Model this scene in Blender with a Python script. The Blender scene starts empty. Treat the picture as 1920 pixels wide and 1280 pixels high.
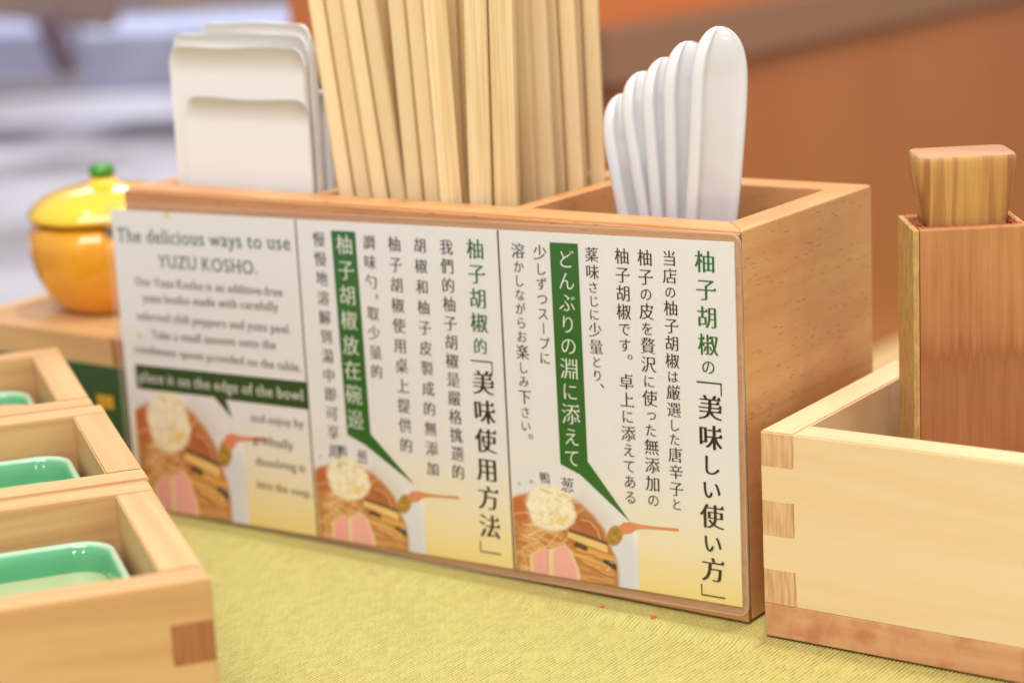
import bpy, bmesh, math, random
import numpy as np
from mathutils import Vector, Matrix
random.seed(7)
SC = bpy.context.scene
COL = SC.collection
R = math.radians

# ---------------------------------------------------------------- camera
CAM_R = ((0.8131134290338665, -0.09204782037837597, 0.5747814804674709),
         (0.5798896571410188, 0.2141570531557278, -0.7860437278704833),
         (-0.050739896192828815, 0.972452546578621, 0.2275115548430364))
CAM_C = (0.334004514, -0.583875693, 0.258547120)
FPX = 3933.94
cam = bpy.data.cameras.new('camera')
camo = bpy.data.objects.new('camera', cam)
COL.objects.link(camo)
M4 = Matrix(CAM_R).to_4x4()
M4.translation = Vector(CAM_C)
camo.matrix_world = M4
cam.sensor_width = 36.0
cam.lens = 36.0 * FPX / 1920.0
cam.clip_start = 0.02
cam.clip_end = 60
cam.dof.use_dof = True
cam.dof.focus_distance = 0.690
cam.dof.aperture_fstop = 6.8
SC.camera = camo

# ---------------------------------------------------------------- world, lamps, exposure
w = bpy.data.worlds.new('World')
SC.world = w
w.use_nodes = True
bg = w.node_tree.nodes['Background']
bg.inputs[0].default_value = (1.0, 0.975, 0.95, 1)
bg.inputs[1].default_value = 0.52
SC.view_settings.view_transform = 'Standard'
SC.view_settings.look = 'None'
SC.view_settings.exposure = 0.0
SC.view_settings.gamma = 1.0


def area(name, loc, target, size, power, col, shape='SQUARE'):
    l = bpy.data.lights.new(name, 'AREA')
    l.shape = shape
    l.size = size
    l.energy = power
    l.color = col
    o = bpy.data.objects.new(name, l)
    COL.objects.link(o)
    o.location = loc
    d = Vector(target) - Vector(loc)
    o.rotation_euler = d.to_track_quat('-Z', 'Y').to_euler()
    return o


area('ceiling_panel_light', (0.28, -1.0, 1.35), (-0.05, 0.0, 0.05), 0.8, 17.5, (1.0, 0.965, 0.93))
area('ceiling_downlight', (0.03, 0.15, 1.8), (0.0, 0.0, 0), 0.08, 11, (1.0, 0.94, 0.85), 'DISK')
for x, y, z, p in ((0.42, -0.62, 1.7, 1.6), (-0.45, -0.35, 1.8, 2.0), (0.75, 0.25, 1.7, 4.0), (-0.2, 0.6, 1.8, 2.4)):
    area('ceiling_downlight', (x, y, z), (x * 0.3 - 0.05, y * 0.2, 0), 0.07, p, (1.0, 0.94, 0.85), 'DISK')
# small unseen lamps, added to put glints in the glaze and porcelain
for x, y, z, p in ((1.9, -2.2, 1.25, 3.5), (0.7, -2.9, 1.35, 3.5), (2.8, 0.15, 0.95, 3.0), (2.5, -0.35, 1.15, 3.0)):
    area('glint_lamp', (x, y, z), (0, 0, 0.1), 0.05, p, (1.0, 0.93, 0.84), 'DISK')
# lamps over the space behind the table
area('kitchen_light', (-1.9, 1.9, 1.5), (-2.1, 2.3, 0), 1.2, 44, (0.86, 0.92, 1.0))
area('booth_light', (0.2, 1.3, 1.2), (-0.6, 1.4, -0.1), 0.6, 10, (1.0, 0.86, 0.70))


# ---------------------------------------------------------------- helpers
def ray(u, v):
    d = Matrix(CAM_R) @ Vector(((u - 960) / FPX, -(v - 640) / FPX, -1))
    return d


def at(u, v, axis, val):
    """point of the place seen at photo position (u, v) on the plane axis = val"""
    d = ray(u, v)
    i = 'xyz'.index(axis)
    t = (val - CAM_C[i]) / d[i]
    return Vector(CAM_C) + d * t


def s2l(c):
    r = []
    for v in c[:3]:
        v = v / 255.0
        r.append(v / 12.92 if v <= 0.04045 else ((v + 0.055) / 1.055) ** 2.4)
    return tuple(r) + (1.0,)


def mk(name, bm=None, mat=None, parent=None, me=None, smooth=False):
    if me is None:
        me = bpy.data.meshes.new(name)
        bm.to_mesh(me)
        bm.free()
    if mat is not None and not me.materials:
        me.materials.append(mat)
    if smooth:
        me.polygons.foreach_set('use_smooth', [True] * len(me.polygons))
    o = bpy.data.objects.new(name, me)
    COL.objects.link(o)
    if parent is not None:
        o.parent = parent
    return o


def pymesh(name, verts, faces):
    me = bpy.data.meshes.new(name)
    me.from_pydata([tuple(v) for v in verts], [], faces)
    me.update()
    return me


def tag(o, label=None, cat=None, group=None, kind=None):
    if label:
        o['label'] = label
    if cat:
        o['category'] = cat
    if group:
        o['group'] = group
    if kind:
        o['kind'] = kind
    return o


def empty(name, loc=(0, 0, 0), rz=0.0):
    o = bpy.data.objects.new(name, None)
    COL.objects.link(o)
    o.empty_display_size = 0.02
    o.location = loc
    o.rotation_euler = (0, 0, rz)
    return o


def copy_tree(o, parent=None):
    c = o.copy()
    COL.objects.link(c)
    c.parent = parent
    for ch in list(o.children):
        copy_tree(ch, c)
    return c


def bm_box(bm, x0, x1, y0, y1, z0, z1, bev=0.0, seg=2):
    r = bmesh.ops.create_cube(bm, size=1.0)
    vs = r['verts']
    for v in vs:
        v.co = Vector(((x0 + x1) / 2 + v.co.x * (x1 - x0), (y0 + y1) / 2 + v.co.y * (y1 - y0), (z0 + z1) / 2 + v.co.z * (z1 - z0)))
    if bev > 0:
        es = set()
        for v in vs:
            es.update(v.link_edges)
        bmesh.ops.bevel(bm, geom=list(es), offset=bev, segments=seg, affect='EDGES', profile=0.5)
    return vs


def bm_prism(bm, pts, z0, z1, bev=0.0, seg=2):
    """vertical prism over a plan polygon (ccw)"""
    lo = [bm.verts.new((p[0], p[1], z0)) for p in pts]
    hi = [bm.verts.new((p[0], p[1], z1)) for p in pts]
    n = len(pts)
    bm.faces.new(lo[::-1])
    bm.faces.new(hi)
    for i in range(n):
        bm.faces.new((lo[i], lo[(i + 1) % n], hi[(i + 1) % n], hi[i]))
    if bev > 0:
        es = set()
        for v in lo + hi:
            es.update(v.link_edges)
        bmesh.ops.bevel(bm, geom=list(es), offset=bev, segments=seg, affect='EDGES', profile=0.5)


# ---------------------------------------------------------------- materials
class NT:
    def __init__(self, name):
        self.m = bpy.data.materials.new(name)
        self.m.use_nodes = True
        self.t = self.m.node_tree
        self.t.nodes.clear()
        self.out = self.n('ShaderNodeOutputMaterial')

    def n(self, t, **kw):
        nd = self.t.nodes.new(t)
        for k, v in kw.items():
            setattr(nd, k, v)
        return nd

    def put(self, sock, v):
        if isinstance(v, bpy.types.NodeSocket):
            self.t.links.new(v, sock)
        elif v is not None:
            sock.default_value = v

    def coords(self, kind='Object', scale=(1, 1, 1), rot=(0, 0, 0), loc=(0, 0, 0)):
        tc = self.n('ShaderNodeTexCoord')
        mp = self.n('ShaderNodeMapping')
        self.t.links.new(tc.outputs[kind], mp.inputs[0])
        mp.inputs['Location'].default_value = loc
        mp.inputs['Rotation'].default_value = rot
        mp.inputs['Scale'].default_value = scale
        return mp.outputs[0]

    def noise(self, vec, scale=5, detail=4, rough=0.5, dist=0.0):
        nd = self.n('ShaderNodeTexNoise')
        self.put(nd.inputs['Vector'], vec)
        nd.inputs['Scale'].default_value = scale
        nd.inputs['Detail'].default_value = detail
        nd.inputs['Roughness'].default_value = rough
        nd.inputs['Distortion'].default_value = dist
        return nd.outputs['Fac']

    def ramp(self, fac, stops, interp='LINEAR'):
        nd = self.n('ShaderNodeValToRGB')
        nd.color_ramp.interpolation = interp
        e = nd.color_ramp.elements
        while len(e) > 1:
            e.remove(e[-1])
        e[0].position = stops[0][0]
        e[0].color = stops[0][1]
        for p, c in stops[1:]:
            x = e.new(p)
            x.color = c
        self.put(nd.inputs[0], fac)
        return nd.outputs[0]

    def math(self, op, a, b=None, c=None, clamp=False):
        nd = self.n('ShaderNodeMath', operation=op)
        nd.use_clamp = clamp
        self.put(nd.inputs[0], a)
        if b is not None:
            self.put(nd.inputs[1], b)
        if c is not None:
            self.put(nd.inputs[2], c)
        return nd.outputs[0]

    def mix(self, f, a, b, mode='MIX'):
        nd = self.n('ShaderNodeMix', data_type='RGBA', blend_type=mode)
        self.put(nd.inputs[0], f)
        self.put(nd.inputs[6], a)
        self.put(nd.inputs[7], b)
        return nd.outputs[2]

    def sep(self, v):
        nd = self.n('ShaderNodeSeparateXYZ')
        self.put(nd.inputs[0], v)
        return nd.outputs

    def bump(self, h, strength=0.3, dist=0.001):
        nd = self.n('ShaderNodeBump')
        self.put(nd.inputs['Height'], h)
        nd.inputs['Strength'].default_value = strength
        nd.inputs['Distance'].default_value = dist
        return nd.outputs[0]

    def bsdf(self, col, rough=0.5, spec=0.5, normal=None, coat=0.0, coat_rough=0.1, sss=0.0, sss_r=(1, 1, 1), sss_scale=0.005, metallic=0.0, trans=0.0):
        b = self.n('ShaderNodeBsdfPrincipled')
        self.put(b.inputs['Base Color'], col)
        self.put(b.inputs['Roughness'], rough)
        b.inputs['Specular IOR Level'].default_value = spec
        b.inputs['Metallic'].default_value = metallic
        b.inputs['Coat Weight'].default_value = coat
        b.inputs['Coat Roughness'].default_value = coat_rough
        b.inputs['Transmission Weight'].default_value = trans
        if sss > 0:
            b.inputs['Subsurface Weight'].default_value = sss
            b.inputs['Subsurface Radius'].default_value = sss_r
            b.inputs['Subsurface Scale'].default_value = sss_scale
        if normal is not None:
            self.put(b.inputs['Normal'], normal)
        self.t.links.new(b.outputs[0], self.out.inputs[0])
        return b


def plain(name, rgb, rough=0.5, **kw):
    k = NT(name)
    k.bsdf(s2l(rgb), rough, **kw)
    return k.m


def wood(name, light, dark, axis='X', ring=60, rough=0.5, fleck=0.0, fleck_col=(120, 70, 35), blotch=None, endgrain=0.75,
         fibre=0.10, contrast=0.6, tilt=(0, 0, 0), along=0.07, objvar=0.0, blotch_amt=0.5, ends=None, blotch_scale=16):
    """solid timber: growth bands and fibres stretched along the grain axis, darker lined end grain"""
    k = NT(name)
    ai = 'XYZ'.index(axis)
    sc = [1.0, 1.0, 1.0]
    sc[ai] = along
    tc = k.n('ShaderNodeTexCoord')
    oi = k.n('ShaderNodeObjectInfo')
    off = k.n('ShaderNodeVectorMath', operation='SCALE')
    k.t.links.new(tc.outputs['Object'], off.inputs[0])
    off.inputs['Scale'].default_value = 1.0
    rnd = k.n('ShaderNodeVectorMath', operation='ADD')
    k.t.links.new(off.outputs[0], rnd.inputs[0])
    cmb = k.n('ShaderNodeCombineXYZ')
    for i in range(3):
        k.t.links.new(k.math('MULTIPLY', oi.outputs['Random'], (0.7, 1.3, 0.9)[i]), cmb.inputs[i])
    k.t.links.new(cmb.outputs[0], rnd.inputs[1])
    mp = k.n('ShaderNodeMapping')
    k.t.links.new(rnd.outputs[0], mp.inputs[0])
    mp.inputs['Rotation'].default_value = tilt
    mp.inputs['Scale'].default_value = sc
    v = mp.outputs[0]
    band = k.noise(v, ring, 2, 0.45, 0.9)
    sinus = k.math('SINE', k.math('MULTIPLY', band, 34.0))
    bandv = k.math('MULTIPLY_ADD', sinus, 0.5, 0.5)
    mp2 = k.n('ShaderNodeMapping')
    k.t.links.new(rnd.outputs[0], mp2.inputs[0])
    mp2.inputs['Rotation'].default_value = tilt
    sc2 = [1.0] * 3
    sc2[ai] = 0.02
    mp2.inputs['Scale'].default_value = sc2
    fib = k.noise(mp2.outputs[0], 1700, 3, 0.6)
    big = k.noise(v, ring * 0.35, 3, 0.5, 0.4)
    f = k.math('ADD', k.math('MULTIPLY', bandv, contrast * 0.5), k.math('MULTIPLY', big, 1 - contrast * 0.5))
    f = k.math('ADD', f, k.math('MULTIPLY', k.math('SUBTRACT', fib, 0.5), fibre * 6))
    col = k.ramp(f, [(0.18, s2l(dark)), (0.80, s2l(light))])
    if blotch:
        bl = k.noise(k.coords('Object', (1, 1, 1)), blotch_scale, 3, 0.55)
        bm_ = k.ramp(bl, [(0.45, (0, 0, 0, 1)), (0.68, (1, 1, 1, 1))])
        col = k.mix(k.math('MULTIPLY', k.sep(bm_)[0], blotch_amt), col, s2l(blotch))
    if fleck > 0:
        scv = [1.0] * 3
        scv[ai] = 0.13
        mp3 = k.n('ShaderNodeMapping')
        k.t.links.new(rnd.outputs[0], mp3.inputs[0])
        mp3.inputs['Rotation'].default_value = tilt
        mp3.inputs['Scale'].default_value = scv
        vo = k.n('ShaderNodeTexVoronoi')
        k.t.links.new(mp3.outputs[0], vo.inputs['Vector'])
        vo.inputs['Scale'].default_value = 900
        vo.inputs['Randomness'].default_value = 1
        msk = k.ramp(vo.outputs['Distance'], [(0.10, (1, 1, 1, 1)), (0.24, (0, 0, 0, 1))])
        pick = k.ramp(k.noise(v, 260, 2, 0.5), [(0.38, (0, 0, 0, 1)), (0.55, (1, 1, 1, 1))])
        amt = k.math('MULTIPLY', k.math('MULTIPLY', k.sep(msk)[0], k.sep(pick)[0]), fleck)
        col = k.mix(amt, col, s2l(fleck_col))
    # end grain: faces across the grain are duller, with close growth lines
    if endgrain < 1:
        nrm = k.sep(tc.outputs['Normal'])[ai]
        ef = k.math('GREATER_THAN', k.math('ABSOLUTE', nrm), 0.8)
        egl = k.noise(k.coords('Object', (1, 1, 0.10)), 800, 1, 0.5, 0.1)
        ends = ends or ([c * endgrain for c in dark], [c * (endgrain * .5 + .5) for c in light])
        egc = k.ramp(egl, [(0.35, s2l(ends[0])), (0.65, s2l(ends[1]))])
        col = k.mix(ef, col, egc)
    if objvar > 0:
        hsv = k.n('ShaderNodeHueSaturation')
        k.put(hsv.inputs['Color'], col)
        k.put(hsv.inputs['Value'], k.math('MULTIPLY_ADD', oi.outputs['Random'], objvar * 2, 1 - objvar))
        col = hsv.outputs[0]
    nb = k.bump(fib, 0.12, 0.0003)
    rg = k.math('MULTIPLY_ADD', k.math('SUBTRACT', fib, 0.5), 0.3, rough)
    k.bsdf(col, rg, 0.4, nb)
    return k.m


BEECH_L, BEECH_D = (224, 178, 122), (206, 148, 96)
M = {}
for ax in 'XY':
    M['beech' + ax] = wood('beech_' + ax, BEECH_L, BEECH_D, ax, ring=45, rough=0.42, fleck=0.6, fleck_col=(136, 80, 40), blotch=(204, 130, 82), contrast=0.35, tilt=(0, 0, 0) if ax == 'X' else (R(4), 0, 0))
    M['hinoki' + ax] = wood('hinoki_' + ax, (236, 210, 170), (228, 196, 150), ax, ring=34, rough=0.5, contrast=0.45, fibre=0.06, ends=((204, 158, 114), (224, 186, 142)))
    M['cedar' + ax] = wood('cedar_' + ax, (218, 178, 124), (198, 152, 100), ax, ring=42, rough=0.5, contrast=0.6, fibre=0.08, ends=((158, 98, 58), (172, 112, 70)))
M['base'] = wood('red_stained_base', (220, 172, 126), (202, 146, 104), 'X', ring=50, rough=0.6, contrast=0.5, blotch=(180, 92, 62), blotch_amt=0.55, endgrain=1, blotch_scale=90)
M['beech_front_shaded'] = wood('beech_front_shaded', (204, 150, 106), (182, 122, 80), 'X', ring=60, rough=0.4, fleck=0.6, fleck_col=(110, 62, 34), contrast=0.5)  # darker beech, the shade of the holder's front put into its colour
M['stick'] = wood('stick_wood', (238, 214, 170), (222, 192, 144), 'Z', ring=160, rough=0.5, contrast=0.15, fibre=0.035, endgrain=0.9, along=0.03, objvar=0.07)
M['stick_fine'] = wood('stick_fine_grain', (238, 216, 172), (218, 184, 132), 'Z', ring=330, rough=0.55, contrast=0.8, fibre=0.10, endgrain=0.9, along=0.012, objvar=0.04)
k = NT('napkin_tissue')
pb_ = k.bsdf(s2l((252, 251, 253)), 0.9, 0.1)
tl_ = k.n('ShaderNodeBsdfTranslucent')
tl_.inputs[0].default_value = s2l((250, 248, 248))
mx = k.n('ShaderNodeMixShader')
mx.inputs[0].default_value = 0.18
k.t.links.new(pb_.outputs[0], mx.inputs[1])
k.t.links.new(tl_.outputs[0], mx.inputs[2])
k.t.links.new(mx.outputs[0], k.out.inputs[0])
M['paper_napkin'] = k.m
M['porcelain'] = plain('white_porcelain', (222, 222, 226), 0.06, spec=0.5, coat=0.6, coat_rough=0.04)
k = NT('green_glaze')
zg = k.sep(k.coords('Object'))[2]
gz = k.ramp(k.math('MULTIPLY', zg, 20.0), [(0.86, s2l((84, 164, 116))), (0.905, s2l((102, 180, 134))), (0.925, s2l((190, 222, 198)))])
gm = k.noise(k.coords('Object'), 45, 3, 0.6)
k.bsdf(k.mix(k.math('MULTIPLY', gm, 0.3), gz, s2l((116, 188, 146))), 0.12, 0.5, k.bump(gm, 0.05, 0.001), coat=0.6, coat_rough=0.05)
M['green_glaze'] = k.m
M['green_cup_floor'] = plain('pale_sauce', (172, 184, 140), 0.3)
M['ink'] = plain('printed_ink', (34, 26, 24), 0.35)
M['ink_green'] = plain('green_ink', (34, 104, 40), 0.35)
M['ink_green_dark'] = plain('dark_green_ink', (26, 74, 34), 0.35)
M['ink_white'] = plain('white_ink', (236, 240, 232), 0.35)
M['ink_gold'] = plain('gold_ink', (206, 160, 40), 0.4)
M['ink_dot'] = plain('yellow_dot_ink', (240, 200, 110), 0.4)
M['chili'] = plain('chili_flake', (226, 70, 48), 0.5)
M['chili_pale'] = plain('pale_chili_flake', (214, 130, 110), 0.5)
M['shadow_gap'] = plain('seam', (60, 34, 18), 0.9)

# vertex colour print
k = NT('picture_print')
vc = k.n('ShaderNodeVertexColor', layer_name='Col')
k.bsdf(vc.outputs[0], 0.4, 0.3)
M['print'] = k.m

# laminating film
k = NT('laminate_film')
tr = k.n('ShaderNodeBsdfTransparent')
gl = k.n('ShaderNodeBsdfGlossy')
gl.inputs['Roughness'].default_value = 0.16
fr = k.n('ShaderNodeLayerWeight')
fr.inputs[0].default_value = 0.5
mx = k.n('ShaderNodeMixShader')
k.t.links.new(k.math('MULTIPLY_ADD', k.math('POWER', fr.outputs['Facing'], 4.0), 0.5, 0.04), mx.inputs[0])
k.t.links.new(tr.outputs[0], mx.inputs[1])
k.t.links.new(gl.outputs[0], mx.inputs[2])
k.t.links.new(mx.outputs[0], k.out.inputs[0])
M['film'] = k.m
k = NT('laminate_edge')
tr = k.n('ShaderNodeBsdfTransparent')
df = k.n('ShaderNodeBsdfPrincipled')
df.inputs['Base Color'].default_value = s2l((240, 225, 205))
df.inputs['Roughness'].default_value = 0.15
mx = k.n('ShaderNodeMixShader')
mx.inputs[0].default_value = 0.14
k.t.links.new(tr.outputs[0], mx.inputs[1])
k.t.links.new(df.outputs[0], mx.inputs[2])
k.t.links.new(mx.outputs[0], k.out.inputs[0])
M['film_edge'] = k.m
k = NT('laminate_rim')
tr = k.n('ShaderNodeBsdfTransparent')
df = k.n('ShaderNodeBsdfPrincipled')
df.inputs['Base Color'].default_value = s2l((250, 232, 205))
df.inputs['Roughness'].default_value = 0.15
mx = k.n('ShaderNodeMixShader')
mx.inputs[0].default_value = 0.22
k.t.links.new(tr.outputs[0], mx.inputs[1])
k.t.links.new(df.outputs[0], mx.inputs[2])
k.t.links.new(mx.outputs[0], k.out.inputs[0])
M['film_rim'] = k.m

# woven mat
k = NT('woven_mat')
v = k.coords('Object', (1, 1, 1))
row = k.coords('Object', (1 / 0.0014, 150, 1))
vo = k.noise(row, 0.8, 3, 0.7)
frac = k.math('FRACT', k.math('DIVIDE', k.math('ADD', k.sep(v)[0], 0.5), 0.0014))
groove = k.ramp(frac, [(0.0, (1, 1, 1, 1)), (0.22, (0, 0, 0, 1)), (0.80, (0, 0, 0, 1)), (1.0, (1, 1, 1, 1))])
gsel = k.ramp(vo, [(0.47, (0.10, 0.10, 0.10, 1)), (0.60, (1, 1, 1, 1))])
gap = k.mix(1.0, groove, gsel, 'MULTIPLY')
tone = k.noise(k.coords('Object', (1, 0.6, 1)), 240, 2, 0.5)
big = k.noise(v, 14, 2, 0.5)
ribi = k.math('FLOOR', k.math('DIVIDE', k.math('ADD', k.sep(v)[0], 0.5), 0.0014))
wn = k.n('ShaderNodeTexWhiteNoise', noise_dimensions='1D')
k.t.links.new(ribi, wn.inputs['W'])
yy_ = k.math('ADD', k.math('DIVIDE', k.sep(v)[1], 0.0036), k.math('ADD', k.math('MULTIPLY', ribi, 0.5), k.math('MULTIPLY', wn.outputs['Value'], 0.35)))
cell = k.n('ShaderNodeCombineXYZ')
k.put(cell.inputs[0], ribi)
k.put(cell.inputs[1], k.math('FLOOR', yy_))
wn2 = k.n('ShaderNodeTexWhiteNoise', noise_dimensions='2D')
k.t.links.new(cell.outputs[0], wn2.inputs['Vector'])
pick = k.math('MULTIPLY', wn2.outputs['Value'], k.math('MULTIPLY_ADD', vo, 1.2, 0.2))
gsel = k.ramp(pick, [(0.22, (0.25, 0.25, 0.25, 1)), (0.70, (1, 1, 1, 1))])
gap = k.mix(1.0, groove, gsel, 'MULTIPLY')
c1 = k.ramp(tone, [(0.3, s2l((190, 180, 108))), (0.7, s2l((201, 191, 120)))])
c2 = k.mix(k.math('MULTIPLY', big, 0.35), c1, s2l((196, 184, 110)))
# wefts: short gaps, staggered from rib to rib
st = k.math('FRACT', yy_)
weft = k.ramp(st, [(0.0, (1, 1, 1, 1)), (0.10, (0.7, 0.7, 0.7, 1)), (0.2, (0, 0, 0, 1)), (0.9, (0, 0, 0, 1)), (1.0, (1, 1, 1, 1))])
dk = k.math('MAXIMUM', k.math('MULTIPLY', k.sep(gap)[0], 0.55), k.math('MULTIPLY', k.sep(weft)[0], 0.10))
c3 = k.mix(dk, c2, s2l((118, 106, 40)))
k.bsdf(c3, 0.5, 0.4, k.bump(k.math('MULTIPLY', k.math('MAXIMUM', k.sep(gap)[0], k.math('MULTIPLY', k.sep(weft)[0], 0.6)), -1.0), 0.5, 0.0004))
M['mat'] = k.m

# brown container wood: vertical streaks with a dark ragged tide line low down
k = NT('brown_container_wood')
v = k.coords('Object', (1, 1, 0.05))
st = k.noise(v, 420, 4, 0.65)
st2 = k.noise(k.coords('Object', (1, 1, 0.12)), 130, 3, 0.5)
z = k.sep(k.coords('Object'))[2]
col = k.ramp(k.math('ADD', k.math('MULTIPLY', st, 0.6), k.math('MULTIPLY', st2, 0.4)), [(0.3, s2l((168, 108, 62))), (0.7, s2l((208, 150, 98)))])
wob = k.math('MULTIPLY', k.math('SUBTRACT', k.noise(k.coords('Object', (1, 1, 0.06)), 420, 4, 0.7), 0.5), 0.035)
zz = k.math('ADD', z, wob)
tide = k.ramp(k.math('MULTIPLY', zz, 8.0), [(0.40, (0.5, 0.5, 0.5, 1)), (0.54, (0.6, 0.6, 0.6, 1)), (0.62, (1, 1, 1, 1)), (0.67, (0.45, 0.45, 0.45, 1)), (0.85, (0.12, 0.12, 0.12, 1))])
col = k.mix(k.math('MULTIPLY', k.sep(tide)[0], 0.75), col, s2l((150, 86, 48)))
k.bsdf(col, 0.45, 0.4, k.bump(st, 0.15, 0.0004))
M['brown_box'] = k.m
k = NT('bamboo_edge')
v = k.coords('Object', (1, 1, 0.10))
st = k.noise(v, 700, 4, 0.7)
st2 = k.noise(k.coords('Object', (1, 1, 0.6)), 260, 3, 0.7)
col = k.ramp(k.math('ADD', k.math('MULTIPLY', st, 0.5), k.math('MULTIPLY', st2, 0.5)), [(0.34, s2l((166, 128, 70))), (0.64, s2l((212, 178, 114)))])
k.bsdf(col, 0.6, 0.3)
M['bamboo_edge'] = k.m
k = NT('striped_stopper_wood')
v = k.coords('Object', (1, 0.3, 0.03), rot=(0, R(2), 0))
st = k.noise(v, 230, 2, 0.5)
col = k.ramp(st, [(0.34, s2l((156, 102, 60))), (0.43, s2l((190, 140, 80))), (0.55, s2l((204, 158, 88))), (0.66, s2l((176, 124, 72)))])
fs_ = k.noise(k.coords('Object', (1, 1, 0.02)), 1500, 2, 0.6)
col = k.mix(k.math('MULTIPLY', fs_, 0.25), col, s2l((170, 118, 66)))
tcn = k.n('ShaderNodeTexCoord')
topf = k.ramp(k.sep(tcn.outputs['Normal'])[2], [(0.5, (0, 0, 0, 1)), (0.9, (1, 1, 1, 1))])
col = k.mix(k.sep(topf)[0], col, k.mix(fs_, s2l((184, 134, 100)), s2l((200, 156, 120))))
k.bsdf(col, 0.5, 0.4)
M['stopper'] = k.m

# yuzu pot glaze
for nm_, ca_, cb_ in (('yuzu', (252, 208, 62), (246, 194, 44)), ('yuzu_body', (246, 178, 44), (238, 160, 32))):
    k = NT(nm_ + '_glaze')
    v = k.coords('Object')
    n_ = k.noise(v, 60, 2, 0.5)
    k.bsdf(k.mix(n_, s2l(ca_), s2l(cb_)), 0.14, 0.5, k.bump(k.noise(v, 350, 2, 0.5), 0.10, 0.0008), coat=0.7, coat_rough=0.06)
    M[nm_] = k.m
M['leaf_green'] = plain('green_stem_glaze', (58, 142, 34), 0.2, coat=0.5)
M['dark_inside'] = plain('dark_pot_inside', (30, 20, 10), 0.6)


# ---------------------------------------------------------------- setting: table, mat, room behind
k = NT('table_wood')
k.bsdf(s2l((176, 128, 78)), 0.4)
bm = bmesh.new()
bm_box(bm, -0.52, 0.75, -0.75, 0.235, -0.04, -0.004, 0.003)
tag(mk('table', bm, k.m), kind='structure')

# the mat: real ribs running away from the camera, a low crease in front of the holder
P = 0.0014
xs, zs = [], []
x = -0.50
while x < 0.70:
    fine_ = -0.32 < x < 0.30
    if fine_:
        for f, h in ((0.0, 0.0), (0.18, 0.55), (0.36, 0.95), (0.55, 1.0), (0.74, 0.8), (0.9, 0.4)):
            xs.append(x + f * P)
            zs.append(h)
        x += P
    else:
        xs.append(x)
        zs.append(0.9)
        x += P * 5
ys = [-0.73, -0.5, -0.4, -0.3, -0.25, -0.2, -0.16, -0.13, -0.10, -0.08, -0.065, -0.05, -0.04, -0.034, -0.030, -0.027, -0.024, -0.021, -0.018, -0.015, -0.012, -0.009, -0.006, -0.003, 0.0, 0.01, 0.05, 0.12, 0.225]


def crease(x, y):
    if x < -0.30 or x > 0.012:
        return 0.0
    y0 = -0.0155
    a = math.exp(-((y - y0) / 0.0045) ** 2)
    return 0.0019 * a


xs_a, zs_a = np.array(xs), np.array(zs)
verts = []
for y in ys:
    for x, h in zip(xs, zs):
        verts.append((x, y, -0.0005 + h * 0.0005 + crease(x, y) - (0.0002 if y > -0.003 else 0)))
n = len(xs)
faces = [(j * n + i, j * n + i + 1, (j + 1) * n + i + 1, (j + 1) * n + i) for j in range(len(ys) - 1) for i in range(n - 1)]
me = pymesh('woven_mat', verts, faces)
mat_o = mk('woven_mat', me=me, mat=M['mat'], smooth=True)
tag(mat_o, 'yellow-green ribbed woven mat spread under all the boxes', 'mat')

# booth panel (parallel to the table's depth), ledge and upper panel
XP = -0.60
z_lo = at(1592, 60, 'x', XP).z
z_hi = at(1319, 22, 'x', XP).z
y_end = at(1168, 260, 'x', XP).y
k = NT('orange_brown_panel')
n1 = k.noise(k.coords('Object', (1, 1, 0.2)), 2.2, 2, 0.5)
k.bsdf(k.ramp(n1, [(0.35, s2l((174, 106, 62))), (0.65, s2l((190, 122, 76)))]), 0.35, 0.4)
M['panel'] = k.m
booth = empty('booth_partition', (XP, y_end, -0.26))
tag(booth, 'orange-brown booth partition with a dark grey-brown ledge, filling the right background', 'partition')


def booth_part(name, x0, x1, y0, y1, z0, z1, mat):
    bm = bmesh.new()
    bm_box(bm, x0 - XP, x1 - XP, y0 - y_end, y1 - y_end, z0 + 0.26, z1 + 0.26, 0.002)
    mk(name, bm, mat, booth)


booth_part('lower_panel', XP - 0.05, XP, y_end, 4.2, -0.26, z_lo, M['panel'])
booth_part('ledge', XP - 0.055, XP + 0.012, y_end - 0.03, 4.2, z_lo + .0001, z_hi, plain('grey_brown_ledge', (148, 110, 86), 0.5))
booth_part('upper_panel', XP - 0.045, XP - 0.008, y_end - 0.35, 4.2, z_hi + .0001, z_hi + 0.45, plain('bright_orange_panel', (206, 120, 66), 0.4))
booth_part('end_board', XP - 0.40, XP - 0.06, y_end + 0.02, y_end + 0.08, -0.26, z_lo - .001, plain('dark_brown_post', (112, 84, 72), 0.5))
# bench seat at the foot of the panel
zb = at(1642, 652, 'x', XP).z
root = empty('bench_seat', (XP + 0.2, 1.5, zb - 0.45))
tag(root, 'low olive bench seat with a pale back edge below the booth panel', 'bench')
bm = bmesh.new()
bm_box(bm, -0.199, 0.25, -1.0, 2.6, 0.0, 0.436, 0.004)
mk('cushion', bm, plain('olive_cushion', (164, 156, 84), 0.8), root)
bm = bmesh.new()
bm_box(bm, -0.199, -0.155, -1.0, 2.6, 0.437, 0.45, 0.004)
mk('trim', bm, plain('pale_trim', (240, 216, 160), 0.5), root)

# floor of the room, far wall
bm = bmesh.new()
bm_box(bm, -6, 3, -2, 6, -0.75, -0.72)
tag(mk('floor', bm, plain('room_floor', (150, 140, 132), 0.6)), kind='structure')
bm = bmesh.new()
bm_box(bm, -6, 3, 5.0, 5.1, -0.72, 2.2)
tag(mk('far_wall', bm, plain('far_wall_paint', (206, 192, 196), 0.7)), kind='structure')
bm = bmesh.new()
bm_box(bm, -5.1, -5.0, -2, 5.0, -0.72, 2.2)
tag(mk('side_wall', bm, plain('side_wall_paint', (206, 192, 196), 0.7)), kind='structure')

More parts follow.
